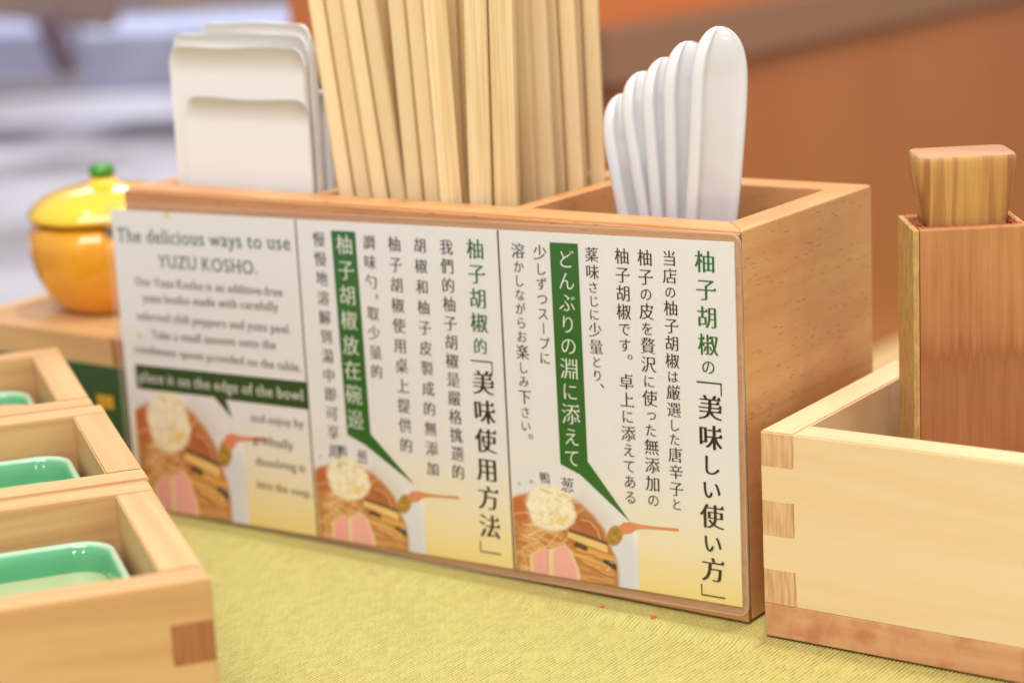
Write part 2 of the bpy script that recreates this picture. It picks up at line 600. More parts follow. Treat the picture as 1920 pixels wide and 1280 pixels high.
# grey kitchen counter on the left, behind the table
ZC = -0.12
k = NT('brushed_grey_counter')
a1 = k.noise(k.coords('Object', (1, 1, 1), rot=(0, 0, 0.6)), 2.6, 2, 0.5, 0.6)
k.bsdf(k.ramp(a1, [(0.36, s2l((158, 150, 152))), (0.5, s2l((196, 192, 200))), (0.64, s2l((214, 210, 218)))]), 0.4)
M['counter'] = k.m
root = empty('kitchen_counter', (-1.75, 1.3, -0.72))
root.rotation_euler = (0, 0, R(36))
tag(root, 'pale grey counter with a steel upstand filling the left background', 'counter')
bm = bmesh.new()
bm_box(bm, -1.6, 0.30, -0.9, 1.0, 0.56, 0.60, 0.006)
mk('counter_top', bm, M['counter'], root)
bm = bmesh.new()
bm_box(bm, -1.6, 0.30, -0.82, 0.98, 0.0, 0.56)
mk('counter_body', bm, plain('counter_body_grey', (150, 146, 146), 0.5), root)
bm = bmesh.new()
bm_box(bm, -1.6, 0.30, 0.93, 1.0, 0.60, 0.632, 0.004)
mk('upstand', bm, plain('counter_upstand', (132, 126, 132), 0.4), root)

F = Vector((-0.5748, 0.7860, -0.2275))


def depth(u, v, d):
    r = ray(u, v)
    return Vector(CAM_C) + r * d


def far_box(name, u0, u1, v0, v1, d, thick, mat, tilt=0.0):
    """a box standing d metres away, facing the table"""
    c = depth((u0 + u1) / 2, (v0 + v1) / 2, d)
    wd = (u1 - u0) / FPX * d
    h = (v1 - v0) / FPX * d
    bm = bmesh.new()
    bm_box(bm, -wd / 2, wd / 2, 0, thick, -h / 2, h / 2, min(0.02, h * 0.15), 3)
    o = mk(name, bm, mat)
    o.location = c
    o.rotation_euler = (0, tilt, R(36))
    return o


# things on the counter behind, far out of focus
tag(far_box('storage_tub', 150, 640, 45, 168, 3.0, 0.25, plain('pale_blue_plastic', (178, 183, 212), 0.4)), 'long pale lavender-blue tub on the far counter behind the napkins', 'tub')
tag(far_box('storage_tub', -160, 80, 62, 150, 3.0, 0.25, plain('pale_grey_plastic', (168, 170, 200), 0.4)), 'short grey-lilac tub at the far left edge behind the pot', 'tub')
tag(far_box('wooden_board', -260, 215, -60, 34, 2.8, 0.05, plain('grey_brown_board', (146, 124, 116), 0.6), R(9)), 'grey-brown board across the top left corner of the background', 'board')
tag(far_box('handle_bar', 78, 118, 20, 150, 2.75, 0.05, plain('dark_purple_brown', (96, 78, 92), 0.5), R(-18)), 'dark purplish brown upright handle left of the long tub', 'handle')
tag(far_box('wooden_board', 290, 560, -60, 20, 2.8, 0.05, plain('warm_grey_board', (166, 148, 142), 0.6), R(-2)), 'warm grey board at the top edge above the napkins', 'board')


# ---------------------------------------------------------------- masu boxes (square finger-jointed cypress boxes)
SL, ST, SH = 0.1025, 0.0118, 0.0706
UH = 0.0118


def masu_parts(root, kind, base_mat):
    g = 0.00012

    def zr(u):
        return UH * u, UH * (u + 1)
    def comb(name, units, along, off, mat):
        """one board with finger ends: outline in its own plane, extruded by its thickness"""
        def end(a_out, a_in, order):
            pts = []
            for u in order:
                z0_, z1_ = zr(u)
                z1_ = min(z1_, SH)
                zz_ = (z0_, z1_) if order[0] < order[-1] else (z1_, z0_)
                aa = a_out if u in units else a_in
                pts += [(aa, zz_[0]), (aa, zz_[1])]
            out = []
            for p in pts:
                if not out or (abs(out[-1][0] - p[0]) + abs(out[-1][1] - p[1])) > 1e-7:
                    out.append(p)
            return out
        us = [1, 2, 3, 4, 5]
        outline = end(SL + g, SL - ST, us) + end(-g, ST, us[::-1])
        bm = bmesh.new()
        n = len(outline)
        lo = [bm.verts.new((a_, off, z_) if along == 'x' else (off, a_, z_)) for a_, z_ in outline]
        hi = [bm.verts.new((a_, off + ST, z_) if along == 'x' else (off + ST, a_, z_)) for a_, z_ in outline]
        fs = [bm.faces.new(lo), bm.faces.new(hi[::-1])]
        for i in range(n):
            j = (i + 1) % n
            bm.faces.new((lo[i], hi[i], hi[j], lo[j]))
        bmesh.ops.recalc_face_normals(bm, faces=bm.faces[:])
        bmesh.ops.bevel(bm, geom=[e_ for e_ in bm.edges if len(e_.link_faces) == 2 and e_.calc_face_angle(0) > 1.0 and (abs(e_.verts[0].co.z - e_.verts[1].co.z) < 1e-6 and max(e_.verts[0].co.z, 0) > SH - 1e-4 or abs(e_.verts[0].co.z - e_.verts[1].co.z) > 0.001)], offset=0.0005, segments=2, affect='EDGES')
        bmesh.ops.triangulate(bm, faces=[f for f in bm.faces if len(f.verts) > 4])
        return mk(name, bm, mat, root)
    comb('side_board', (1, 3, 5), 'y', 0.0, M[kind + 'Y'])
    comb('side_board', (1, 3, 5), 'y', SL - ST, M[kind + 'Y'])
    comb('end_board', (2, 4), 'x', 0.0, M[kind + 'X'])
    comb('end_board', (2, 4), 'x', SL - ST, M[kind + 'X'])
    bm = bmesh.new()
    bm_box(bm, 0.0, SL, 0.0, SL, 0.0, UH - 0.0001, 0.0005, 2)
    mk('base_board', bm, base_mat, root)


# right masu
masu_r = empty('masu_box', (0.0102, -0.0072, 0.0006), R(0.6))
masu_parts(masu_r, 'hinoki', M['base'])
tag(masu_r, 'pale finger-jointed wooden box with reddish base, holding the brown wooden container', 'box')

# three masu in a row, front left, each with a green cup
ang = R(144.65)
s_ = Vector((math.cos(ang), math.sin(ang), 0))
o_ = Vector((-0.0530, -0.1985, 0.0006))
M['cedar_base'] = M['cedarX']
masu_l = empty('masu_box', o_, ang)
masu_parts(masu_l, 'cedar', M['cedarX'])
tag(masu_l, 'nearest of the three joined wooden boxes at lower left, dark square joint on its front', 'box', 'wooden boxes in a row at the left')
b2 = copy_tree(masu_l)
b2.location = o_ + s_ * 0.1045 + Vector((-s_.y, s_.x, 0)) * -0.0008
b2['label'] = 'middle of the three joined wooden boxes at the left edge of the photo'
b3 = copy_tree(masu_l)
b3.location = o_ + s_ * 0.2085 + Vector((-s_.y, s_.x, 0)) * 0.0016
b3['label'] = 'farthest of the three joined wooden boxes at left, in front of the green label'


def rrect(w_, h_, r, n=6):
    pts = []
    for cx, cy, a0 in ((w_ / 2 - r, h_ / 2 - r, 0), (-w_ / 2 + r, h_ / 2 - r, 90), (-w_ / 2 + r, -h_ / 2 + r, 180), (w_ / 2 - r, -h_ / 2 + r, 270)):
        for i in range(n + 1):
            a = R(a0 + 90 * i / n)
            pts.append((cx + r * math.cos(a), cy + r * math.sin(a)))
    return pts


def loft(rings, close_first=True, close_last=True):
    vs, fs = [], []
    n = len(rings[0])
    for r_ in rings:
        vs.extend(r_)
    for j in range(len(rings) - 1):
        for i in range(n):
            a, b = j * n + i, j * n + (i + 1) % n
            fs.append((a, b, b + n, a + n))
    if close_first:
        fs.append(tuple(range(n))[::-1])
    if close_last:
        fs.append(tuple(range((len(rings) - 1) * n, len(rings) * n)))
    return vs, fs


def make_cup():
    root = empty('green_cup')
    prof = [(0.054, 0.008, 0.0), (0.058, 0.009, 0.001), (0.064, 0.010, 0.020), (0.0705, 0.011, 0.042), (0.0725, 0.0115, 0.0450), (0.0728, 0.0115, 0.0460), (0.0715, 0.011, 0.0466),
            (0.0695, 0.0105, 0.0464), (0.0680, 0.010, 0.0452), (0.066, 0.010, 0.040), (0.058, 0.009, 0.012), (0.053, 0.010, 0.0065), (0.040, 0.010, 0.0050)]
    rings = [[(x, y, z) for x, y in rrect(w_, w_, r)] for w_, r, z in prof]
    vs, fs = loft(rings)
    mk('cup_body', me=pymesh('cup_body', vs, fs), mat=M['green_glaze'], parent=root, smooth=True)
    rings = [[(x, y, z) for x, y in rrect(w_, w_, r)] for w_, r, z in ((0.0655, 0.009, 0.0375), (0.0653, 0.009, 0.0380), (0.061, 0.009, 0.0384))]
    vs, fs = loft(rings)
    mk('pale_filling', me=pymesh('pale_filling', vs, fs), mat=M['green_cup_floor'], parent=root, smooth=False)
    return root


cup = make_cup()
cups = [cup, copy_tree(cup), copy_tree(cup)]
for b, c, lab, dx in zip((masu_l, b2, b3), cups, ('green square ceramic cup with pale filling in the nearest wooden box', 'green square ceramic cup in the middle wooden box of the row', 'green ceramic cup in the farthest wooden box, a wooden spoon on its rim'), (0, 0.0, 0.0)):
    loc = b.location + s_ * (SL / 2 + 0.001 + dx) + Vector((-s_.y, s_.x, 0)) * (SL / 2)
    c.location = (loc.x, loc.y, 0.0006 + UH)
    c.rotation_euler = (0, 0, ang)
    tag(c, lab, 'cup', 'green cups in the wooden boxes')

# wooden spoon lying across the farthest cup
sp0 = cups[2].location
bm = bmesh.new()
rings = []
for t in range(25):
    f = t / 24
    L_ = -0.030 + f * 0.095
    wd = 0.0115 * math.sqrt(max(0, 1 - ((L_ + 0.018) / 0.0125) ** 2)) if L_ < -0.0075 else 0.0032 + 0.0035 * max(0, 1 - (L_ + 0.0075) / 0.012)
    wd = max(wd, 0.0006)
    th = 0.0022
    rings.append([(L_, math.cos(a) * wd, math.sin(a) * th + 0.0022) for a in [i * math.tau / 12 for i in range(12)]])
vs, fs = loft(rings)
ws = mk('wooden_spoon', me=pymesh('wooden_spoon', vs, fs), mat=M['cedarX'], smooth=True)
ws.location = sp0 + s_ * -0.006 + Vector((-s_.y, s_.x, 0)) * -0.004 + Vector((0, 0, 0.0466))
ws.rotation_euler = (0, 0, ang + R(80))
bm.free()
tag(ws, 'small tan wooden spoon lying across the farthest green cup', 'spoon')

# lidded masu with the green label and the yuzu pot on it
masu_y = empty('lidded_wooden_box', (-0.3985, 0.0010, 0.0006), 0)
masu_parts(masu_y, 'cedar', M['cedarX'])
bm = bmesh.new()
bm_box(bm, ST + 0.0003, SL - ST - 0.0003, ST + 0.0003, SL - ST - 0.0003, SH - 0.011, SH - 0.0004, 0.0004, 1)
mk('lid', bm, M['cedarX'], masu_y)
masu_y.scale = (1.105, 1, 1)
tag(masu_y, 'closed wooden box with dark green label standing under the yellow fruit-shaped pot', 'box')
g0 = at(229, 693, 'y', -0.001)
lx1, lz1 = g0.x, g0.z
me = pymesh('label_card', [(-0.3860, -0.0006, 0.004), (lx1, -0.0006, 0.004), (lx1, -0.0006, lz1), (-0.3860, -0.0006, lz1),
                           (-0.3860, 0.0007, 0.004), (lx1, 0.0007, 0.004), (lx1, 0.0007, lz1), (-0.3860, 0.0007, lz1)],
            [(0, 1, 2, 3), (5, 4, 7, 6), (1, 5, 6, 2), (3, 2, 6, 7), (4, 0, 3, 7), (4, 5, 1, 0)])


def parent_keep(o, p):
    bpy.context.view_layer.update()
    mw = o.matrix_world.copy()
    o.parent = p
    o.matrix_parent_inverse = p.matrix_world.inverted()
    o.matrix_world = mw
    return o


lab = mk('label_card', me=me, mat=M['ink_green_dark'])
parent_keep(lab, masu_y)
pa, pb = at(180, 738, 'y', -0.001), at(214, 768, 'y', -0.001)
me = pymesh('gold_mark', [(pa.x, -0.0009, pb.z), (pb.x, -0.0009, pb.z), (pb.x, -0.0009, pa.z), (pa.x, -0.0009, pa.z)], [(0, 1, 2, 3)])
parent_keep(mk('gold_mark', me=me, mat=M['ink_gold']), masu_y)


# ---------------------------------------------------------------- yuzu pot
def lathe(prof, n=48, mod=None):
    vs, fs = [], []
    for j, (r_, z_) in enumerate(prof):
        for i in range(n):
            a = i * math.tau / n
            rr, zz = r_, z_
            if mod:
                rr, zz = mod(a, r_, z_, j)
            vs.append((rr * math.cos(a), rr * math.sin(a), zz))
    for j in range(len(prof) - 1):
        for i in range(n):
            a, b = j * n + i, j * n + (i + 1) % n
            fs.append((a, b, b + n, a + n))
    return vs, fs


pot = empty('yuzu_pot', (-0.3470, 0.0500, 0.0706))
tag(pot, 'glossy yellow yuzu-shaped lidded pot with a green stem, on the lidded box', 'pot')
body = [(r_ * 1.05, z_ * 0.965) for r_, z_ in [(0.0001, 0.0), (0.016, 0.0), (0.0195, 0.0008), (0.0236, 0.0045), (0.0278, 0.0110), (0.0308, 0.0185), (0.0326, 0.0260), (0.0331, 0.0325), (0.0325, 0.0378), (0.0304, 0.0398), (0.0292, 0.0412),
        (0.0284, 0.0405), (0.0282, 0.037), (0.0285, 0.025), (0.021, 0.010), (0.0001, 0.006)]]


def lump(a, r_, z_, j):
    return r_ * (1 + 0.012 * math.sin(5 * a + z_ * 60) + 0.008 * math.sin(9 * a)), z_


NA = R(-39)


def notch(a, r_, z_, j):
    rr, zz = lump(a, r_, z_, j)
    d = (a - NA + math.pi) % math.tau - math.pi
    e = math.exp(-(d / 0.10) ** 4)
    if 8 <= j <= 12:
        zz -= 0.0036 * e
    return rr, zz


lid_prof = [(r_ * 1.04, 0.0395 + (z_ - 0.0400) * 0.76) for r_, z_ in [(0.0280, 0.0400), (0.0300, 0.0423), (0.0322, 0.0428), (0.0330, 0.0440), (0.0326, 0.0462), (0.0300, 0.0505), (0.0255, 0.0548), (0.0190, 0.0584), (0.0120, 0.0602), (0.0070, 0.0607), (0.0062, 0.0625), (0.0055, 0.0640), (0.0001, 0.0646)]]
vs, fs = lathe(body, 160, notch)
mk('pot_body', me=pymesh('pot_body', vs, fs), mat=M['yuzu_body'], parent=pot, smooth=True)
vs, fs = lathe(lid_prof, 96, lump)
mk('pot_lid', me=pymesh('pot_lid', vs, fs), mat=M['yuzu'], parent=pot, smooth=True)
vs, fs = lathe([(0.0001, 0.0345), (0.0292, 0.0345), (0.0292, 0.0415), (0.0001, 0.0415)], 40)
mk('dark_rebate', me=pymesh('dark_rebate', vs, fs), mat=M['dark_inside'], parent=pot)
vs, fs = lathe([(r_, z_ - 0.0054) for r_, z_ in [(0.0001, 0.0636), (0.0050, 0.0640), (0.0058, 0.0655), (0.0052, 0.0680), (0.0035, 0.0692), (0.0001, 0.0694)]], 24)
mk('green_stem', me=pymesh('green_stem', vs, fs), mat=M['leaf_green'], parent=pot, smooth=True)

# ---------------------------------------------------------------- utensil holder
W_, D_, H_ = 0.2817, 0.0968, 0.135
TF, TS, TB = 0.0150, 0.0115, 0.0125
holder = empty('utensil_holder', (-W_ / 2, D_ / 2, 0.0006))
tag(holder, 'long beech wood holder with a printed card, full of napkins, chopsticks and spoons', 'holder')
hx, hy = -W_ / 2, D_ / 2
HZ = H_ - 0.0006


def mitre_board(name, pts, mat, z0=0.0, z1=None, bev=0.0008):
    bm = bmesh.new()
    bm_prism(bm, [(p[0] - hx, p[1] - hy) for p in pts], z0, z1 or HZ, bev, 3)
    return mk(name, bm, mat, holder)


e = 0.00003
mitre_board('added_facing', [(-W_, 0), (0, 0), (0, 0.0018), (-W_, 0.0018)], M['beech_front_shaded'], 0.0, HZ - 0.0010, 0.0005)  # thin facing added over the front board to carry the darker, shaded tone
mitre_board('front_board', [(-W_ + e, 0.0019), (-e, 0.0019), (-TS - e, TF), (-W_ + TS + e, TF)], M['beechX'])
mitre_board('back_board', [(-W_ + TS + e, D_ - TB), (-TS - e, D_ - TB), (-e, D_), (-W_ + e, D_)], M['beechX'])
mitre_board('side_board', [(0, 0.0019), (0, D_ - e), (-TS, D_ - TB - e), (-TS, TF + e)], M['beechY'])
mitre_board('side_board', [(-W_, D_ - e), (-W_, 0.0019), (-W_ + TS, TF + e), (-W_ + TS, D_ - TB - e)], M['beechY'])
mitre_board('divider', [(-0.1018, TF + .0002), (-0.0955, TF + .0002), (-0.0955, D_ - TB - .0002), (-0.1018, D_ - TB - .0002)], M['beechY'], 0.008, HZ - 0.0006, 0.0006)
mitre_board('divider', [(-0.1965, TF + .0002), (-0.1902, TF + .0002), (-0.1902, D_ - TB - .0002), (-0.1965, D_ - TB - .0002)], M['beechY'], 0.008, HZ - 0.0006, 0.0006)
mitre_board('floor_board', [(-W_ + TS + .0002, TF + .0002), (-TS - .0002, TF + .0002), (-TS - .0002, D_ - TB - .0002), (-W_ + TS + .0002, D_ - TB - .0002)], M['beechX'], 0.001, 0.008, 0.0)

# ---------------------------------------------------------------- the printed card
TAU = 0.0192
CR = Vector((math.cos(TAU), 0, math.sin(TAU)))
CU = Vector((0.004, 0, 1.0))
C0 = Vector((-0.0018, 0, 0.0062))      # lower right corner of the paper


def card_uv(u, v):
    """metres on the card, from a position in the photograph"""
    p = at(u, v, 'y', -0.001) - C0
    det = CR.x * CU.z - CR.z * CU.x
    return (p.x * CU.z - p.z * CU.x) / det, (CR.x * p.z - CR.z * p.x) / det


def card_pt(x, y, lay):
    p = C0 + CR * x + CU * y
    return (p.x - hx, -lay - hy, p.z - 0.0006)


CW, CH = 0.2880, 0.1252
card = mk('printed_card', me=pymesh('printed_card', [card_pt(x, y, l) for l in (0.0003, 0.0009) for x, y in ((-CW, 0), (0, 0), (0, CH), (-CW, CH))],
                                   [(3, 2, 1, 0), (4, 5, 6, 7), (0, 1, 5, 4), (1, 2, 6, 5), (2, 3, 7, 6), (3, 0, 4, 7)]), mat=M['ink_white'], parent=holder)

PAPER = np.array(s2l((232, 231, 234))[:3])
YEL = np.array(s2l((244, 222, 146))[:3])


def paper_col(y):
    t = np.clip((0.046 - y) / 0.046, 0, 1) ** 1.3
    t = np.asarray(t)[..., None]
    return PAPER * (1 - t) + YEL * t


def colour_mesh(name, xs, ys, cols, lay, keep=None, parent=None):
    nx, ny = len(xs), len(ys)
    verts = [card_pt(x, y, lay) for y in ys for x in xs]
    faces = []
    for j in range(ny - 1):
        for i in range(nx - 1):
            if keep is None or keep[j, i] or keep[j + 1, i + 1] or keep[j, i + 1] or keep[j + 1, i]:
                faces.append((j * nx + i, j * nx + i + 1, (j + 1) * nx + i + 1, (j + 1) * nx + i))
    me = pymesh(name, verts, faces)
    at_ = me.color_attributes.new('Col', 'FLOAT_COLOR', 'POINT')
    a = np.ones((ny * nx, 4), dtype=np.float32)
    a[:, :3] = cols.reshape(-1, 3)
    at_.data.foreach_set('color', a.ravel())
    return mk(name, me=me, mat=M['print'], parent=parent)


gy = np.linspace(0, CH, 60)
gx = np.linspace(-CW, 0, 4)
colour_mesh('paper_face', gx, gy, np.repeat(paper_col(gy)[:, None, :], 4, axis=1), 0.00100, parent=card)

# --- the bowl of noodles, painted once as a colour grid and printed three times
SCL = 5.82


def pic_to_photo(cx, cy):
    return 940 + cx / SCL, 880 + cy / SCL


o0 = card_uv(963, 1058)
PX0 = card_uv(963, 1000)[0] + 0.0003


def build_picture(nx=240, ny=185):
    # local metres: x from the panel's left rule, y from the paper's foot
    XW, YH = 0.0530, 0.0410
    X = np.linspace(0, XW, nx)
    Y = np.linspace(0, YH, ny)
    GX, GY = np.meshgrid(X, Y)
    # local metres -> crop coordinates of the photograph (affine fit from three corners)
    src, dst = [], []
    for cx, cy in ((140, 1040), (140, 100), (1540, 700), (1540, 1270), (850, 650), (850, 1150)):
        p = card_uv(*pic_to_photo(cx, cy))
        src.append((p[0] - PX0, p[1], 1, (p[0] - PX0) * p[1]))
        dst.append((cx, cy))
    A, *_ = np.linalg.lstsq(np.array(src), np.array(dst), rcond=None)
    U = GX * A[0, 0] + GY * A[1, 0] + A[2, 0] + GX * GY * A[3, 0]
    V = GX * A[0, 1] + GY * A[1, 1] + A[2, 1] + GX * GY * A[3, 1]
    img = paper_col(GY)
    rs = np.random.RandomState(4)

    def vnoise(sx, sy, seed, ang=0.0):
        r_ = np.random.RandomState(seed)
        ca, sa = math.cos(ang), math.sin(ang)
        u = (U * ca + V * sa) / sx + 100
        v = (-U * sa + V * ca) / sy + 100
        g = r_.rand(256, 256)
        iu, iv = np.floor(u).astype(int), np.floor(v).astype(int)
        fu, fv = u - iu, v - iv
        fu, fv = fu * fu * (3 - 2 * fu), fv * fv * (3 - 2 * fv)
        a = g[iv % 256, iu % 256]
        b = g[iv % 256, (iu + 1) % 256]
        c = g[(iv + 1) % 256, iu % 256]
        d = g[(iv + 1) % 256, (iu + 1) % 256]
        return (a * (1 - fu) + b * fu) * (1 - fv) + (c * (1 - fu) + d * fu) * fv

    def poly_mask(pts, soft=8):
        px = np.array(pts, float)
        n = len(px)
        inside = np.zeros(U.shape, bool)
        dist = np.full(U.shape, 1e9)
        for i in range(n):
            x1, y1 = px[i]
            x2, y2 = px[(i + 1) % n]
            if y1 != y2:
                cond = ((y1 > V) != (y2 > V)) & (U < (x2 - x1) * (V - y1) / (y2 - y1) + x1)
                inside ^= cond
            dx, dy = x2 - x1, y2 - y1
            t = np.clip(((U - x1) * dx + (V - y1) * dy) / (dx * dx + dy * dy + 1e-9), 0, 1)
            dist = np.minimum(dist, np.hypot(U - x1 - t * dx, V - y1 - t * dy))
        sd = np.where(inside, dist, -dist)
        return np.clip(sd / soft + 0.5, 0, 1)

    def line_mask(pts, wd, soft=5):
        dist = np.full(U.shape, 1e9)
        for i in range(len(pts) - 1):
            x1, y1 = pts[i]
            x2, y2 = pts[i + 1]
            dx, dy = x2 - x1, y2 - y1
            t = np.clip(((U - x1) * dx + (V - y1) * dy) / (dx * dx + dy * dy + 1e-9), 0, 1)
            dist = np.minimum(dist, np.hypot(U - x1 - t * dx, V - y1 - t * dy))
        return np.clip((wd - dist) / soft + 0.5, 0, 1)

    def ell(cx, cy, rx, ry, soft=0.1, ang=0.0):
        ca, sa = math.cos(ang), math.sin(ang)
        u, v = (U - cx), (V - cy)
        d = np.hypot((u * ca + v * sa) / rx, (-u * sa + v * ca) / ry)
        return np.clip((1 - d) / soft + 0.5, 0, 1)

    def put(mask, rgb, amt=1.0):
        m = (mask * amt)[..., None]
        c = np.array(s2l(rgb)[:3]) if len(rgb) == 3 else rgb
        img[:] = img * (1 - m) + c * m

    # bowl: pale porcelain outer shape
    bowl = [(60, -10), (200, -30), (400, -40), (600, -28), (780, 30), (950, 130), (1120, 270), (1300, 460), (1420, 600), (1485, 720), (1522, 840), (1545, 960), (1556, 1080), (1550, 1180), (1528, 1300), (60, 1400)]
    bm_ = poly_mask(bowl, 26)
    keep = bm_ > 0.02
    put(bm_, (230, 230, 236))
    put(poly_mask([(1250, 830), (1350, 720), (1420, 760), (1470, 900), (1480, 1100), (1460, 1300), (1240, 1300)], 90), (218, 223, 234), 0.8)
    put(poly_mask([(900, 250), (1150, 480), (1220, 600), (1140, 640), (960, 480), (800, 330)], 130), (216, 211, 203), 0.7)
    put(line_mask([(1412, 600), (1478, 720), (1520, 900), (1535, 1080), (1528, 1300)], 16, 26), (246, 248, 251), 0.9)
    # broth
    broth = [(60, 330), (170, 280), (420, 230), (700, 270), (880, 370), (1020, 500), (1130, 640), (1190, 800), (1260, 960), (1285, 1100), (1290, 1400), (60, 1400)]
    bmk = poly_mask(broth, 46)
    put(bmk, (192, 124, 68))
    put(bmk * poly_mask([(60, 300), (330, 250), (300, 500), (250, 650), (60, 640)], 60), (196, 104, 62), 0.8)
    put(bmk * poly_mask([(820, 480), (980, 540), (1110, 690), (1110, 800), (950, 740), (800, 640)], 40), (176, 98, 64), 0.85)
    put(bmk * poly_mask([(560, 600), (800, 580), (1140, 820), (1180, 1000), (700, 800)], 60), (188, 112, 66), 0.7)
    # noodles
    nd = vnoise(150, 10, 3, 0.30)
    nm = bmk * poly_mask([(90, 560), (330, 540), (700, 700), (860, 960), (1240, 1200), (1290, 1400), (60, 1400)], 50)
    put(nm, (196, 132, 76), 0.75)
    put(nm * np.clip((nd - 0.50) * 4, 0, 1), (232, 186, 116), 0.55)
    put(nm * np.clip((0.30 - nd) * 5, 0, 1), (186, 118, 66), 0.6)
    for i in range(110):
        y0 = 540 + rs.rand() * 800
        x0 = 90 + rs.rand() * 500
        c1_, c2_ = rs.uniform(-0.7, 1.2), rs.uniform(-0.22, 0.22)
        pts, px_, py_, a_ = [], x0, y0, c1_
        for t in range(9):
            pts.append((px_, py_))
            px_ += 38 * math.cos(a_)
            py_ += 38 * math.sin(a_)
            a_ += c2_
        put(nm * line_mask([(p[0] + 2, p[1] + 11) for p in pts], 3, 6), (140, 76, 38), 0.5)
        put(nm * line_mask(pts, 6, 6), (248, 218, 160) if i % 2 else (234, 188, 118), 0.75)
    put(nm * poly_mask([(60, 540), (250, 560), (180, 900), (200, 1400), (60, 1400)], 80), (172, 92, 52), 0.55)
    # white leek heap
    heap = [(300, 260), (400, 190), (520, 170), (660, 200), (760, 290), (800, 400), (830, 500), (800, 580), (720, 640), (600, 670), (470, 640), (370, 590), (310, 480), (280, 370)]
    hm = poly_mask(heap, 34)
    put(hm, (246, 238, 212))
    h1 = vnoise(70, 14, 9, 0.5)
    h2 = vnoise(60, 12, 12, -0.7)
    put(hm * np.clip((h1 - 0.55) * 4, 0, 1), (250, 244, 226), 0.8)
    put(hm * np.clip((h2 - 0.60) * 4, 0, 1), (236, 208, 132), 0.7)
    put(hm * np.clip((0.30 - h1) * 4, 0, 1), (206, 178, 120), 0.7)
    put(hm * ell(640, 540, 110, 50, 0.8), (238, 206, 110), 0.7)
    for i in range(46):
        a = rs.rand() * math.tau
        cx, cy = 550 + 230 * rs.randn() * 0.5, 420 + 180 * rs.randn() * 0.5
        pts = [(cx + t * 16 * math.cos(a + t * 0.2), cy + t * 12 * math.sin(a + t * 0.2)) for t in range(8)]
        put(hm * line_mask(pts, 3.5, 5), (253, 250, 240) if i % 3 else (214, 190, 140), 0.7)
    for pts in ([(330, 560), (330, 640), (400, 720), (520, 790), (640, 800)], [(880, 540), (980, 570), (1060, 660), (1095, 780)], [(820, 490), (870, 450), (920, 430)], [(280, 460), (180, 470), (140, 480)], [(340, 300), (280, 280), (250, 330)]):
        put(line_mask(pts, 6, 8), (240, 196, 160), 0.8)
    for i in range(40):
        a = rs.rand() * math.tau
        r0_ = 0.86 + 0.12 * rs.rand()
        cx, cy = 555 + 265 * r0_ * math.cos(a), 425 + 235 * r0_ * math.sin(a)
        dd = a + rs.uniform(-1.0, 1.0)
        pts = [(cx + t * 11 * math.cos(dd + t * 0.25), cy + t * 9 * math.sin(dd + t * 0.25)) for t in range(6)]
        put(line_mask(pts, 3, 5), (250, 240, 214), 0.75)
    # pork slices
    put(poly_mask([(310, 920), (480, 835), (520, 870), (520, 1400), (320, 1400)], 10), (240, 206, 160))
    put(poly_mask([(360, 920), (480, 840), (512, 870), (512, 1400), (355, 1400)], 22), (242, 172, 166))
    put(poly_mask([(520, 880), (700, 805), (780, 900), (860, 1090), (900, 1400), (520, 1400)], 10), (242, 210, 176))
    put(poly_mask([(580, 880), (700, 815), (770, 920), (830, 1090), (850, 1400), (585, 1400)], 24), (244, 178, 172))
    pk = vnoise(60, 50, 20)
    put(poly_mask([(360, 920), (480, 840), (512, 870), (512, 1400), (355, 1400)], 22) * pk, (246, 182, 172), 0.5)
    put(line_mask([(516, 870), (518, 1300)], 4, 5), (180, 100, 76), 0.8)
    # bamboo shoots
    for pts, c in (([(740, 670), (1160, 820), (1170, 900), (1130, 900), (730, 740)], (238, 200, 128)), ([(830, 860), (900, 810), (1260, 960), (1250, 1020), (1150, 1010), (830, 890)], (224, 168, 92)),
                   ([(820, 890), (1120, 1000), (1240, 1080), (1250, 1170), (1150, 1150), (900, 1010), (820, 950)], (214, 152, 80))):
        m_ = poly_mask(pts, 14)
        put(m_, c)
        put(m_ * np.clip((vnoise(200, 12, 31, 0.35) - 0.5) * 3, 0, 1), (240, 204, 136), 0.7)
    for ln in ([(735, 745), (940, 830), (1130, 905)], [(830, 895), (1000, 935), (1150, 1015)], [(820, 955), (900, 1015), (1150, 1155), (1250, 1180)]):
        put(line_mask(ln, 6, 12), (120, 66, 34), 0.75)
    put(line_mask([(760, 665), (900, 710), (1060, 765), (1160, 805)], 17, 8), (96, 72, 46), 0.95)
    put(line_mask([(830, 815), (880, 835), (930, 860)], 26, 12), (78, 54, 36), 0.95)
    put(poly_mask([(1110, 975), (1230, 1000), (1265, 1050), (1255, 1110), (1180, 1050), (1120, 1010)], 12), (58, 46, 38))
    put(line_mask([(1190, 1005), (1230, 1020)], 5, 5), (220, 214, 206), 0.8)
    put(line_mask([(1160, 1095), (1190, 1075)], 7, 6), (250, 224, 200), 0.8)
    put(line_mask([(1040, 1065), (1080, 1070)], 6, 6), (250, 220, 180), 0.7)
    # spoon with condiment
    put(ell(1245, 720, 82, 110, 0.2, 0.2), (156, 116, 50))
    cn = vnoise(30, 26, 40)
    put(ell(1245, 720, 82, 110, 0.2, 0.2) * cn, (198, 156, 66), 0.9)
    for _ in range(2):
        img[1:-1, 1:-1] = (img[1:-1, 1:-1] * 4 + img[:-2, 1:-1] + img[2:, 1:-1] + img[1:-1, :-2] + img[1:-1, 2:]) / 8
    return X, Y, img, keep | (ell(1245, 720, 82, 110, 0.2, 0.2) > 0), poly_mask


PXs, PYs, PIMG, PKEEP, _ = build_picture()


